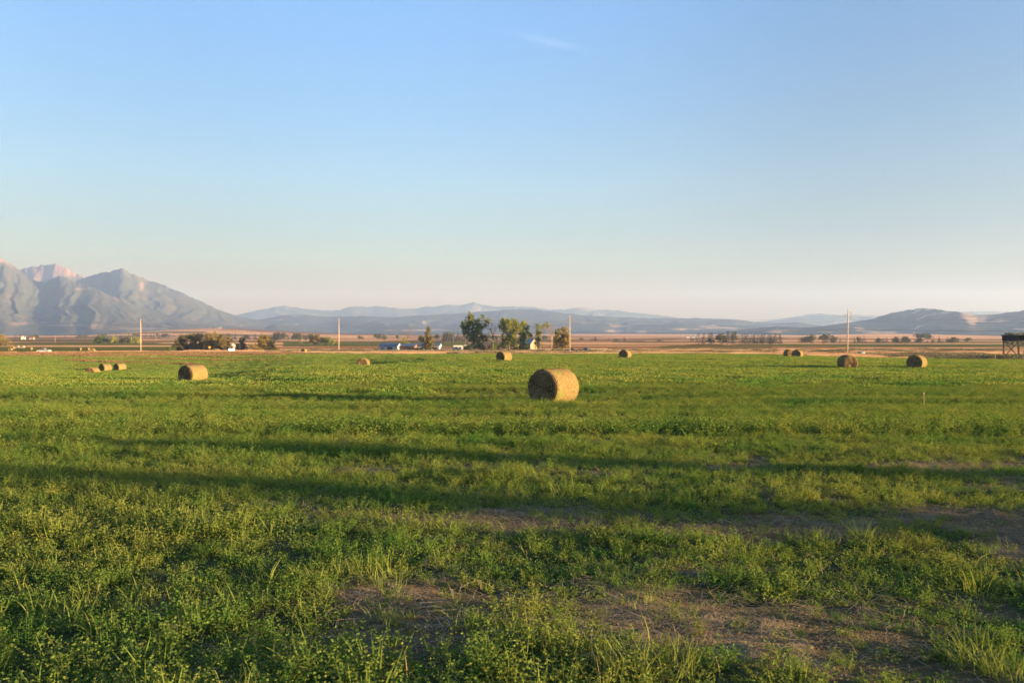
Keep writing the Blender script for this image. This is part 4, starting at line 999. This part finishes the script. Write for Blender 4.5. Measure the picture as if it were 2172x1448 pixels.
Yt = 262; x = at(1827, Yt); root = empty('water_tank', (x, Yt, hz(x, Yt)), R(6)); tag(root, "small blue-grey stock tank on the dry grass right of the tallest pole", 'tank')
m = MB(); m.tube([(-1.1, 0, .62), (-1.05, 0, .62), (1.05, 0, .62), (1.1, 0, .62)], [.45, .56, .56, .45], 16); m.build('drum', M['teal'], root, smooth=True)
for s in (-.7, .7):
    m = MB(); m.box(s - .08, s + .08, -.45, .45, -.1, .2); m.build('skid', M['timber'], root)
m = MB(); m.tube([(0, 0, 1.1), (0, 0, 1.3)], .14, 8); m.build('filler_cap', M['steel'], root)

# road sign and cars
def sign(px, Y, label):
    x = at(px, Y); root = empty('road_sign', (x, Y, hz(x, Y))); tag(root, label, 'road sign')
    m = MB(); m.box(-.04, .04, -.03, .03, -.3, 2.4); m.build('sign_post', M['steel'], root)
    m = MB(); c = 1.95; m.prism([(0, c - .65), (.65, c), (0, c + .65), (-.65, c)], -.06, -.03); m.build('sign_board', M['yellow'], root)
sign(444.5, 352, "yellow diamond warning sign in front of the willow grove")
def car(name, px, Y, rz, paint, label, kind='sedan', group=None, lights=False):
    x = at(px, Y); root = empty(name, (x, Y, hz(x, Y) + (.45 if lights else 0)), rz); tag(root, label, 'car' if kind != 'pickup' else 'pickup truck', group)
    L_, W_, hb = (4.6, 1.8, .78) if kind == 'sedan' else (4.7, 1.9, .95) if kind == 'suv' else (5.5, 1.95, 1.0)
    g = .28; l2 = L_ / 2
    prof = [(-l2, g), (l2, g), (l2, hb - .12), (l2 - .1, hb), (l2 - 1.35, hb + .08), (-l2 + .15, hb + .06), (-l2, hb - .1)]
    m = MB(); m.prism(prof, -W_ / 2, W_ / 2); body = m.build('body', paint, root)
    if kind == 'sedan': cab = [(-1.75, hb + .04), (1.05, hb + .04), (.35, hb + .55), (-.95, hb + .57)]
    elif kind == 'suv': cab = [(-2.15, hb + .04), (1.15, hb + .04), (.5, hb + .68), (-2.0, hb + .7)]
    else: cab = [(-.75, hb + .04), (1.25, hb + .04), (.7, hb + .72), (-.6, hb + .74)]
    m = MB(); m.prism(cab, -W_ / 2 + .1, W_ / 2 - .1); gl = m.build('windows', M['glass'], root)
    top = max(c[1] for c in cab); x0_, x1_ = cab[3][0], cab[2][0]
    m = MB(); m.prism([(x0_ - .08, top - .06), (x1_ + .08, top - .08), (x1_, top + .03), (x0_, top + .05)], -W_ / 2 + .08, W_ / 2 - .08); m.build('roof', paint, root)
    for xw in (-l2 + .85, l2 - .85):
        for s in (-1, 1):
            m = MB(); m.tube([(xw, s * (W_ / 2 - .20), .33), (xw, s * (W_ / 2 + .015), .33)], .33, 16); w = m.build('wheel', M['tyre'], root)
            m = MB(); m.tube([(xw, s * (W_ / 2 + .012), .33), (xw, s * (W_ / 2 + .03), .33)], .19, 12); m.build('rim', M['chrome'], w)
    for s in (-1, 1):
        m = MB(); yc = s * (W_ / 2 - .3)
        if lights: m.tube([(l2 - .01, yc, hb - .2), (l2 + .03, yc, hb - .2)], .24, 12)  # oversized glowing discs imitate the sun glint
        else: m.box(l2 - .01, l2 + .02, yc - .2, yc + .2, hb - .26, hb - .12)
        m.build('headlight_or_glint', M['headlight_or_glint'] if lights else M['white'], root)
        m = MB(); m.box(-l2 - .02, -l2 + .01, yc - .15, yc + .15, hb - .3, hb - .14); m.build('tail_light', M['taillight'], root)
    return root
car('pickup_truck', 93, 352, R(178), M['car_white'], "white pickup driving along the far left field edge", 'pickup')
car('parked_car', 1212, 333, R(176), M['car_blue'], "dark blue pickup parked at the foot of the farm pole", 'pickup', 'vehicles parked by the farm')
car('parked_car', 1247, 338, R(55), M['car_grey'], "grey car parked alone right of the farm pole", 'suv', 'vehicles parked by the farm')
car('oncoming_car', 491, 326, R(-71), M['car_silver'], "car on the road beside the willows with glowing discs standing in for a sun glint", 'sedan', None, True)
# camper trailer in the farmyard, pale trailer far left
def trailer(name, px, Y, L_, h, rz, mat, label, cat):
    x = at(px, Y); root = empty(name, (x, Y, hz(x, Y)), rz); tag(root, label, cat)
    m = MB(); m.prism([(-L_/2, .45), (L_/2 - .3, .45), (L_/2, .9), (L_/2, h - .5), (L_/2 - .4, h), (-L_/2 + .2, h), (-L_/2, h - .3)], -1.15, 1.15); m.build('body', mat, root)
    for xx in (-L_*.25, L_*.2):
        m = MB(); m.box(xx - .5, xx + .5, -1.17, -1.14, 1.3, 1.9); m.build('window', M['glass'], root)
    m = MB(); m.box(L_*.05 - .32, L_*.05 + .32, -1.175, -1.14, .55, 2.2); m.build('door', M['white'], root)
    for s in (-1, 1):
        m = MB(); m.tube([(-.2, s * 1.0, .36), (-.2, s * 1.17, .36)], .36, 14); m.build('wheel', M['tyre'], root)
    m = MB(); m.tube([(L_/2 - .3, 0, .55), (L_/2 + 1.0, 0, .5)], .05, 5); m.build('hitch', M['steel'], root)
trailer('camper_trailer', 971.5, 374, 4.6, 2.75, R(8), M['white'], "white camper trailer parked between the corral and the garage", 'trailer')
trailer('stock_trailer', 41, 520, 6.4, 2.0, R(3), M['cream'], "long pale trailer standing beyond the tiny bales at far left", 'trailer')

# ---------------------------------------------------------------- trees
def crown_mesh(lobes, n, size, name, mat, gap=.0, per=26, upright=0.1):
    vol = np.array([l[3] * l[4] * l[4] for l in lobes]) ** .8; vol /= vol.sum()
    Vs = []; Fs = []; b = 0
    for (cx, cy, cz, rx, rz), w in zip(lobes, vol):
        k = max(4, int(1.25 * n * w / per))
        u = rand_unit(k); rad = rng.uniform(.25, 1.15, k) ** .6
        C = np.array([cx, cy, cz]) + u * rad[:, None] * np.array([rx, rx, rz])
        cs = size * rng.uniform(.8, 2.0, k)
        P = np.repeat(C, per, 0) + rng.normal(size=(k * per, 3)) * np.repeat(cs, per)[:, None] * .62
        D = rand_unit(len(P)) + (P - np.array([cx, cy, cz])) * .08 / max(rx, .1); D[:, 2] += upright
        L_ = size * rng.uniform(.7, 1.6, len(P))
        v, f = cards(P, D, rand_unit(len(P)), L_, L_ * .75); Vs.append(v); Fs.append(f + b); b += len(v)
    return mesh_np(name, np.vstack(Vs), np.vstack(Fs), mat)
def trunk_mb(h, r, lobes, limbs=True, lean=(0, 0)):
    m = MB(); m.tube([(0, 0, -.3), (lean[0] * .4, lean[1] * .4, h * .4), (lean[0], lean[1], h)], [r * 1.25, r, r * .55], 8)
    if limbs:
        for (cx, cy, cz, rx, rz) in lobes:
            z0 = min(h * random.uniform(.45, .9), cz * .8); f = z0 / h
            p0 = Vector((lean[0] * f, lean[1] * f, z0)); p1 = Vector((cx, cy, cz)); q = p0.lerp(p1, .5) + Vector((0, 0, -.08 * abs(cx)))
            m.tube([p0, q, p1], [r * .5, r * .33, r * .1], 6)
            for _ in range(3):
                p2 = p1 + Vector((random.uniform(-1, 1) * rx, random.uniform(-1, 1) * rx, random.uniform(-.2, 1) * rz)) * .8
                m.tube([q.lerp(p1, .6), p2], [r * .18, r * .05], 4)
    return m
def tree(name, label, px, Y, sil, base_py, mat, leaves, size, trunk_h=.45, r=.25, cat='tree', group=None, depthf=.8, bark='bark', lean=(0, 0)):
    """sil: crown lobes as (px, py, rx, ry) seen from the photo's side; depth is given to each"""
    x = at(px, Y); z = hz(x, Y); root = empty(name, (x, Y, z)); tag(root, label, cat, group)
    s = Y / FPX; lobes = []
    for (lx, ly, rx, ry) in sil:
        zc = EYE + (HORIZON - ly) * s - z
        lobes.append(((lx - px) * s, random.uniform(-1, 1) * rx * s * .6 * depthf, zc, rx * s, ry * s))
    top = max(l[2] + l[4] for l in lobes)
    trunk_mb(top * trunk_h, r, lobes, True, lean).build('trunk', M[bark], root)
    obj('crown', crown_mesh(lobes, leaves, size, 'crown', M[mat]), root)
    return root
def dead_tree(name, label, px, Y, h, spread, n, r, mat='deadwood', fork=.3):
    x = at(px, Y); root = empty(name, (x, Y, hz(x, Y))); tag(root, label, 'bare tree')
    m = MB(); m.tube([(0, 0, -.3), (.05, 0, h * fork), (.1, 0, h * .55)], [r * 1.2, r, r * .7], 7); m.build('trunk', M[mat], root)
    b = MB()
    def br(p, d, L_, rr, lev):
        q = p + d * L_; b.tube([p, p.lerp(q, .5) + Vector((random.uniform(-.1, .1), random.uniform(-.1, .1), 0)) * L_, q], [rr, rr * .75, rr * .45], 5)
        if lev < 3:
            for _ in range(3 if lev < 2 else 2):
                e = (d + Vector((random.uniform(-.6, .6), random.uniform(-.6, .6), random.uniform(-.1, .5)))).normalized()
                br(p.lerp(q, random.uniform(.45, 1)), e, L_ * random.uniform(.45, .7), rr * .45, lev + 1)
    for k in range(n):
        a = random.uniform(0, 6.28); z0 = h * random.uniform(fork, .55)
        br(Vector((.08, 0, z0)), Vector((math.cos(a) * spread, math.sin(a) * spread, 1)).normalized(), h * random.uniform(.25, .42), r * .5, 0)
    b.build('branches', M[mat], root); return root

FT = 'trees around the farmhouse'
tree('cottonwood_tree', "tall dark spreading cottonwood, tallest tree of the farmstead", 1006, 362,
     [(988,688,10,10),(998,672,6,10),(999,684,9,10),(1014,684,7,8),(1026,674,5,5),(1034,682,7,6),(1022,690,10,7),(1008,696,12,10),(990,702,10,9),(1000,714,10,12),(1014,712,12,12),(1026,718,8,8),(1008,730,14,10),(1020,732,9,8),(984,694,7,7)], 745, 'cotton_dark', 7800, .40, .5, .34, group=FT)
tree('cottonwood_tree', "broad leafy yellow-green cottonwood, left one of the sunlit pair", 1080, 356,
     [(1080,686,13,9),(1070,684,9,9),(1091,684,9,9),(1066,696,8,10),(1094,696,9,10),(1080,700,12,10),(1070,716,9,9),(1090,714,10,10),(1080,728,13,8),(1066,732,7,6),(1096,730,8,6)], 745, 'cottonwood', 6200, .40, .5, .30, group=FT)
tree('cottonwood_tree', "slimmer sunlit cottonwood right of the broad leafy one", 1109, 360,
     [(1111,684,6,6),(1108,692,8,8),(1116,694,6,7),(1106,706,8,8),(1116,708,9,8),(1124,712,6,5),(1109,720,8,9),(1112,732,6,6)], 745, 'cottonwood', 3200, .38, .5, .24, group=FT)
tree('slender_tree', "slender upright tree with a tuft leaning out to the right", 1141, 358,
     [(1140,694,4,7),(1142,706,5,7),(1141,718,6,8),(1140,731,6,7),(1151,694,4,5),(1158,688,5,4),(1163,691,4,3),(1149,703,3,4)], 745, 'cottonwood', 2000, .36, .6, .2, group=FT)
tree('round_tree', "rounded brownish-green tree just left of the farm pole", 1193, 352,
     [(1196,703,9,9),(1203,714,8,10),(1186,714,9,9),(1196,722,12,10),(1188,732,10,8),(1202,732,9,8),(1176,722,7,8),(1174,734,6,6)], 747, 'willow', 3800, .38, .4, .28, group=FT)
tree('small_dark_tree', "small dark treetop showing behind the rounded tree", 1183, 372, [(1183,702,5,5),(1182,710,6,6),(1182,722,7,8)], 745, 'cotton_dark', 900, .36, .6, .18, group=FT)
dead_tree('bare_tree', "bare grey tree between the dark cottonwood and the sunlit pair", 1045, 366, 13.2, .55, 9, .2, 'bark')
dead_tree('dead_tree', "dead pale tree with broken branches in front of the rounded tree", 1170, 349, 12.5, .85, 8, .2, 'deadwood', .36)
dead_tree('bare_tree', "bare forked tree behind the blue-roofed sheds", 862, 402, 11.8, .65, 9, .18, 'bark')
tree('shrub', "low green shrub at the foot of the bare forked tree", 858, 399, [(858,722,5,6),(861,730,6,6),(853,730,5,5)], 740, 'cotton_dark', 600, .36, .5, .1, 'shrub')
tree('spruce_tree', "yellowish spruce standing in front of the low white shed", 907, 378,
     [(908,696,3,4),(908,702,5,4),(907,709,7,4),(907,716,10,5),(906,723,13,5),(908,730,14,5),(906,737,15,5),(893,716,3,2),(891,722,3,2)], 745, 'spruce', 4200, .34, .9, .2)
tree('round_bush', "dark round bush in front of the garage", 995, 370, [(995,739,8,6),(995,736,6,5)], 746, 'cotton_dark', 900, .3, .4, .1, 'bush')
tree('hedge', "clipped green hedge in front of the gabled house", 1105, 360, [(1093,740,6,4),(1102,739,7,5),(1112,739,7,5),(1119,740,5,4)], 746, 'cottonwood', 1400, .3, .4, .1, 'hedge')
tree('farmyard_bush', "green bush below the bare grey tree by the farmhouse", 1048, 372, [(1048,732,7,7),(1046,740,8,5)], 746, 'cotton_dark', 900, .32, .4, .1, 'bush')
tree('flowering_bush', "pale yellowish bush at the foot of the dark cottonwood", 1028, 366, [(1028,740,6,5),(1022,742,5,4)], 746, 'willow', 500, .32, .4, .1, 'bush')
# three slender trees standing just right of the view: their long evening shadows streak the near field
for (x_, y_, h_, w_, lab) in [(44, -4.2, 8.2, .82, "tallest slender poplar out of view at right, its shadow crossing the near field"), (47, -.9, 7.6, .72, "middle slender poplar out of view at right, shading the field behind"), (50, 1.4, 5.6, .7, "shortest slender poplar out of view at right")]:
    root = empty('poplar_tree', (x_, y_, hz(x_, y_))); tag(root, lab, 'tree')
    lob = [(random.uniform(-.3, .3), random.uniform(-.35, .35), h_ * f, w_ * random.uniform(.7, 1.15), h_ * .10) for f in (.2, .3, .4, .5, .6, .7, .8, .9)]
    trunk_mb(h_ * .8, .12, lob).build('trunk', M['bark'], root)
    obj('crown', crown_mesh(lob, 3600, .13, 'crown', M['cottonwood']), root)
WG = 'willows of the roadside grove'
tree('willow_tree', "dark willow at the left end of the roadside grove", 384, 396, [(380,728,10,10),(388,720,11,10),(374,738,8,7),(390,736,12,9)], 746, 'willow_dark', 3600, .36, .4, .3, group=WG)
tree('willow_tree', "broad brownish willow, second from the left in the grove", 414, 398, [(408,716,12,9),(420,714,11,8),(416,728,14,11),(404,738,12,8),(426,738,10,8)], 746, 'willow', 5000, .36, .4, .32, group=WG)
tree('willow_tree', "tall willow in the middle of the grove, behind the yellow sign", 448, 396, [(444,714,9,7),(455,713,9,8),(440,726,11,10),(456,728,12,12),(446,738,12,8)], 746, 'willow', 4800, .36, .4, .32, group=WG)
tree('willow_tree', "orange-tinted willow at the right end of the grove", 476, 390, [(472,718,9,8),(482,724,8,9),(474,734,11,9),(486,736,6,7),(464,730,7,9)], 746, 'willow', 3600, .36, .4, .28, group=WG)
tree('dark_shrub_tree', "dark upright shrub between the pale house and round willow", 512, 392, [(513,723,7,8),(510,733,8,8),(519,738,7,6),(507,741,7,5)], 746, 'willow_dark', 1700, .34, .4, .2)
tree('round_willow', "round brownish willow right of the dark shrub", 562, 388, [(562,714,10,7),(556,722,11,9),(570,722,11,10),(563,733,15,10),(548,735,9,8),(577,738,8,7)], 746, 'willow', 4400, .36, .4, .28)
tree('low_bush', "low tan bush at the left foot of the round willow", 538, 384, [(536,736,8,6),(543,740,8,5)], 746, 'willow', 900, .34, .4, .12, 'bush')
tree('pale_bush', "low pale bush at the right foot of the round willow", 587, 384, [(587,741,6,4),(580,742,5,4)], 746, 'willow', 500, .34, .4, .1, 'bush')
tree('field_shrub', "rounded olive shrub standing alone in the middle fields", 668, 700, [(664,718,9,8),(673,716,9,7),(670,724,12,6),(682,720,6,5)], 729, 'willow', 2600, .6, .4, .3, 'shrub')
tree('field_shrub', "paler low shrub right of the rounded olive shrub", 697, 700, [(694,720,9,6),(703,724,8,5),(710,727,5,3)], 729, 'cottonwood', 1500, .6, .4, .2, 'shrub')
GS = 'shrubs in the far left hedgerow'
tree('hedgerow_shrub', "dark rounded shrub at the left end of the far hedgerow", 212, 830, [(208,720,8,7),(216,718,9,7),(222,724,8,4),(202,725,6,4)], 728, 'cotton_dark', 2000, .7, .4, .3, 'shrub', GS)
tree('hedgerow_shrub', "bright yellow-green shrub in the middle of the far hedgerow", 246, 830, [(244,720,8,7),(236,723,6,5),(251,722,6,6)], 728, 'cottonwood', 1300, .7, .4, .3, 'shrub', GS)
tree('hedgerow_shrub', "low dull green shrub right of the bright one in the hedgerow", 266, 830, [(264,722,8,5),(272,721,6,6),(258,725,5,3)], 728, 'willow_dark', 1100, .7, .4, .3, 'shrub', GS)
tree('hedgerow_shrub', "yellowish shrub at the right end of the hedgerow by the leftmost pole", 288, 830, [(286,720,8,7),(294,722,6,6)], 728, 'cottonwood', 1000, .7, .4, .3, 'shrub', GS)
tree('edge_willow', "tan willow cut off by the left edge of the view", 2, 620, [(-6,716,14,9),(6,722,12,9),(18,728,9,6)], 735, 'willow', 2200, .6, .4, .3)
tree('roadside_bush', "small dark bush left of the willow grove", 364, 392, [(364,741,5,4),(360,743,4,3)], 746, 'cotton_dark', 300, .34, .4, .1, 'bush')

# ---------------------------------------------------------------- distant tree rows: every tree its own object, crowns shared
def far_conifer(h, w, n, seed):
    Vs = []; Fs = []; b = 0
    t = rng.uniform(0, 1, n) ** .8
    rr = w * (1 - t) ** .8 * rng.uniform(.3, 1, n) + .1; a = rng.uniform(0, 6.28, n)
    P = np.stack([rr * np.cos(a) * .6, rr * np.sin(a) * .6, h * (.08 + .9 * t)], 1)
    D = np.stack([np.cos(a), np.sin(a), rng.uniform(-.4, .5, n)], 1)
    v, f = cards(P, D, rand_unit(n) * .6 + np.array([0, 0, 1]), np.maximum(rr * .8, .5), np.maximum(rr * .6, .35))
    m = MB(); m.tube([(0, 0, -.5), (0, 0, h * .97)], [.22, .05], 5)
    return mesh_np('conifer', np.vstack([v, np.array(m.V)[:, :3]]).astype(float), [tuple(int(q) for q in r) for r in f] + [tuple(i + len(v) for i in r) for r in m.F], [M['conifer'], M['bark']], [0] * len(f) + [1] * len(m.F))
def far_round(h, w, n):
    P0 = [(random.uniform(-.4, .4) * w, random.uniform(-.4, .4) * w, h * random.uniform(.4, .8)) for _ in range(5)]
    C = np.array(P0)[rng.integers(0, 5, n)]; P = C + rand_unit(n) * np.array([w * .5, w * .5, h * .28]) * (rng.uniform(.3, 1, n) ** .5)[:, None]
    P[:, 2] = np.clip(P[:, 2], .4, h)
    v, f = cards(P, rand_unit(n), rand_unit(n), rng.uniform(.8, 1.6, n), rng.uniform(.6, 1.2, n))
    m = MB(); m.tube([(0, 0, -.5), (0, 0, h * .6)], [.25, .12], 5)
    return mesh_np('field_tree', np.vstack([v, np.array(m.V)]), [tuple(int(q) for q in r) for r in f] + [tuple(i + len(v) for i in r) for r in m.F], [M['cotton_far'], M['bark']], [0] * len(f) + [1] * len(m.F))
M['cotton_far'] = mat_leaf('far_tree_leaves', (0.05, 0.062, 0.028), (0.10, 0.105, 0.045), 0.2, None, 0.02)
con = [far_conifer(10, w, 190, k) for k, w in enumerate((1.6, 2.0, 2.4, 2.1))]
rnd = [far_round(7, w, 170) for w in (4.0, 5.0, 3.2)]
def tree_row(px0, px1, n, Y0, Y1, py_top0, py_top1, label, group, mix=.8, clump=0.0):
    cen = [random.uniform(px0, px1) for _ in range(max(1, n // 6))]
    for k in range(n):
        px = random.uniform(px0, px1) if random.random() > clump else random.choice(cen) + random.gauss(0, 5)
        Y = random.uniform(Y0, Y1); x = at(px, Y); z = hz(x, Y)
        top = random.uniform(py_top0, py_top1); h = 1.18 * max(2.5, EYE + (HORIZON - top) / FPX * Y - z)
        c = random.random() < mix
        me = random.choice(con) if c else random.choice(rnd); hh = 10 if c else 7
        o = obj('conifer' if c else 'field_tree', me, None, (x, Y, z), random.uniform(0, 6.28)); s = h / hh
        o.scale = (s * random.uniform(1.0, 1.55),) * 2 + (s,)
        tag(o, label[0] if c else label[1], 'tree', group)
tree_row(1476, 1512, 7, 760, 840, 708, 718, ("dark conifer of the loose group at the left end of the right tree row", "dark leafy tree of the loose group left of the right tree row"), "trees at the left end of the right tree row", .95)
tree_row(1528, 1560, 12, 760, 850, 705, 716, ("tall dark conifer of the dense stand in the right tree row", "dark leafy tree inside the dense stand of the right tree row"), "trees of the dense stand in the right tree row", .95)
tree_row(1560, 1660, 34, 770, 870, 709, 719, ("dark conifer in the long stretch left of the tallest pole", "dark leafy tree in the long stretch left of the tallest pole"), "trees of the right tree row left of the tallest pole", .93, .4)
tree_row(1660, 1800, 22, 820, 920, 712, 721, ("dark conifer of the thinning row close to the tallest pole", "grey leafy tree of the thinning row close to the tallest pole"), "trees of the row close to the tallest pole", .8, .5)
tree_row(1800, 2000, 44, 830, 930, 714, 721, ("small dark conifer in the row right of the tallest pole", "grey leafy tree in the row right of the tallest pole"), "trees of the row right of the tallest pole", .85, .5)
tree_row(2000, 2128, 10, 850, 950, 715, 722, ("scattered small conifer left of the open barn", "scattered small leafy tree left of the open barn"), "scattered trees left of the open barn", .5, .4)
tree_row(2138, 2190, 6, 560, 620, 709, 712, ("dark conifer showing above the open barn roof", "grey leafy tree showing around the open barn roof"), "trees behind the open barn", .3)
tree_row(1945, 1976, 7, 1300, 1360, 708, 712, ("tiny conifer of the clump on the far right plain", "rounded tree of the small clump on the far right plain"), "clump of trees on the far right plain", .1)
tree_row(1212, 1300, 10, 1080, 1200, 713, 719, ("small conifer scattered on the plain right of the farm pole", "small leafy tree scattered on the plain right of the farm pole"), "trees scattered right of the farm pole", .7, .5)
tree_row(1300, 1476, 14, 1000, 1150, 714, 722, ("small conifer thinly scattered across the middle right plain", "small leafy tree thinly scattered across the middle right plain"), "trees scattered over the middle right plain", .6, .5)
tree_row(936, 990, 28, 1000, 1120, 705, 715, ("dark conifer of the wood left of the dark cottonwood", "leafy tree of the wood left of the dark cottonwood"), "trees of the wood behind the farmyard", .9)
tree_row(990, 1180, 34, 1040, 1200, 709, 717, ("dark conifer of the wood seen through the farm trees", "leafy tree of the wood seen through the farm trees"), "trees of the wood behind the farmhouse", .85)
tree_row(860, 936, 9, 1200, 1400, 710, 717, ("small conifer of the thin row behind the spruce", "small leafy tree of the thin row behind the spruce"), "trees behind the sheds", .6, .3)
tree_row(575, 660, 32, 1150, 1320, 707, 714, ("dark conifer in the belt between the round willow and olive shrub", "leafy tree in the belt between the round willow and olive shrub"), "tree belt left of the olive shrub", .8)
tree_row(400, 575, 40, 1250, 1420, 707, 713, ("dark conifer in the belt showing above the willow grove", "leafy tree in the belt showing above the willow grove"), "tree belt above the willow grove", .85, .3)
tree_row(205, 400, 44, 1500, 1700, 706, 712, ("tiny conifer in the long belt above the far left hedgerow", "tiny leafy tree in the long belt above the far left hedgerow"), "tree belt above the far left hedgerow", .85, .4)
tree_row(120, 196, 14, 1500, 1650, 709, 714, ("tiny conifer of the short row left of the far hedgerow", "tiny leafy tree of the short row left of the far hedgerow"), "short tree row at far left", .7, .6)
tree_row(0, 80, 9, 1380, 1480, 708, 714, ("tiny conifer by the white houses at far left", "tiny leafy tree by the white houses at far left"), "trees by the white houses", .5, .4)
tree_row(730, 860, 8, 1250, 1400, 709, 716, ("small conifer on the plain left of the bare forked tree", "small leafy tree on the plain left of the bare forked tree"), "trees on the plain left of the sheds", .5, .5)
tree_row(444, 472, 8, 2380, 2420, 694.5, 698, ("tiny conifer around the ranch on the pale hill", "tiny leafy tree around the ranch on the pale hill"), "trees of the ranch on the pale hill", .6)

# ---------------------------------------------------------------- haze
mh = bpy.data.materials.new('valley_haze'); n, l = nodes(mh)
out = n.new("ShaderNodeOutputMaterial"); pv = n.new("ShaderNodeVolumePrincipled")
pv.inputs["Color"].default_value = HAZE_COLOR + (1,); pv.inputs["Density"].default_value = HAZE_DENSITY; pv.inputs["Anisotropy"].default_value = 0.1; pv.inputs["Absorption Color"].default_value = (.5, .5, .5, 1)
l.new(pv.outputs[0], out.inputs["Volume"])
mb_ = MB(); mb_.box(-11900, 8800, -12900, 12900, -16, 640)
hz_o = mb_.build("haze", mh); tag(hz_o, "thin blue evening haze over the whole valley", "haze", kind="stuff")
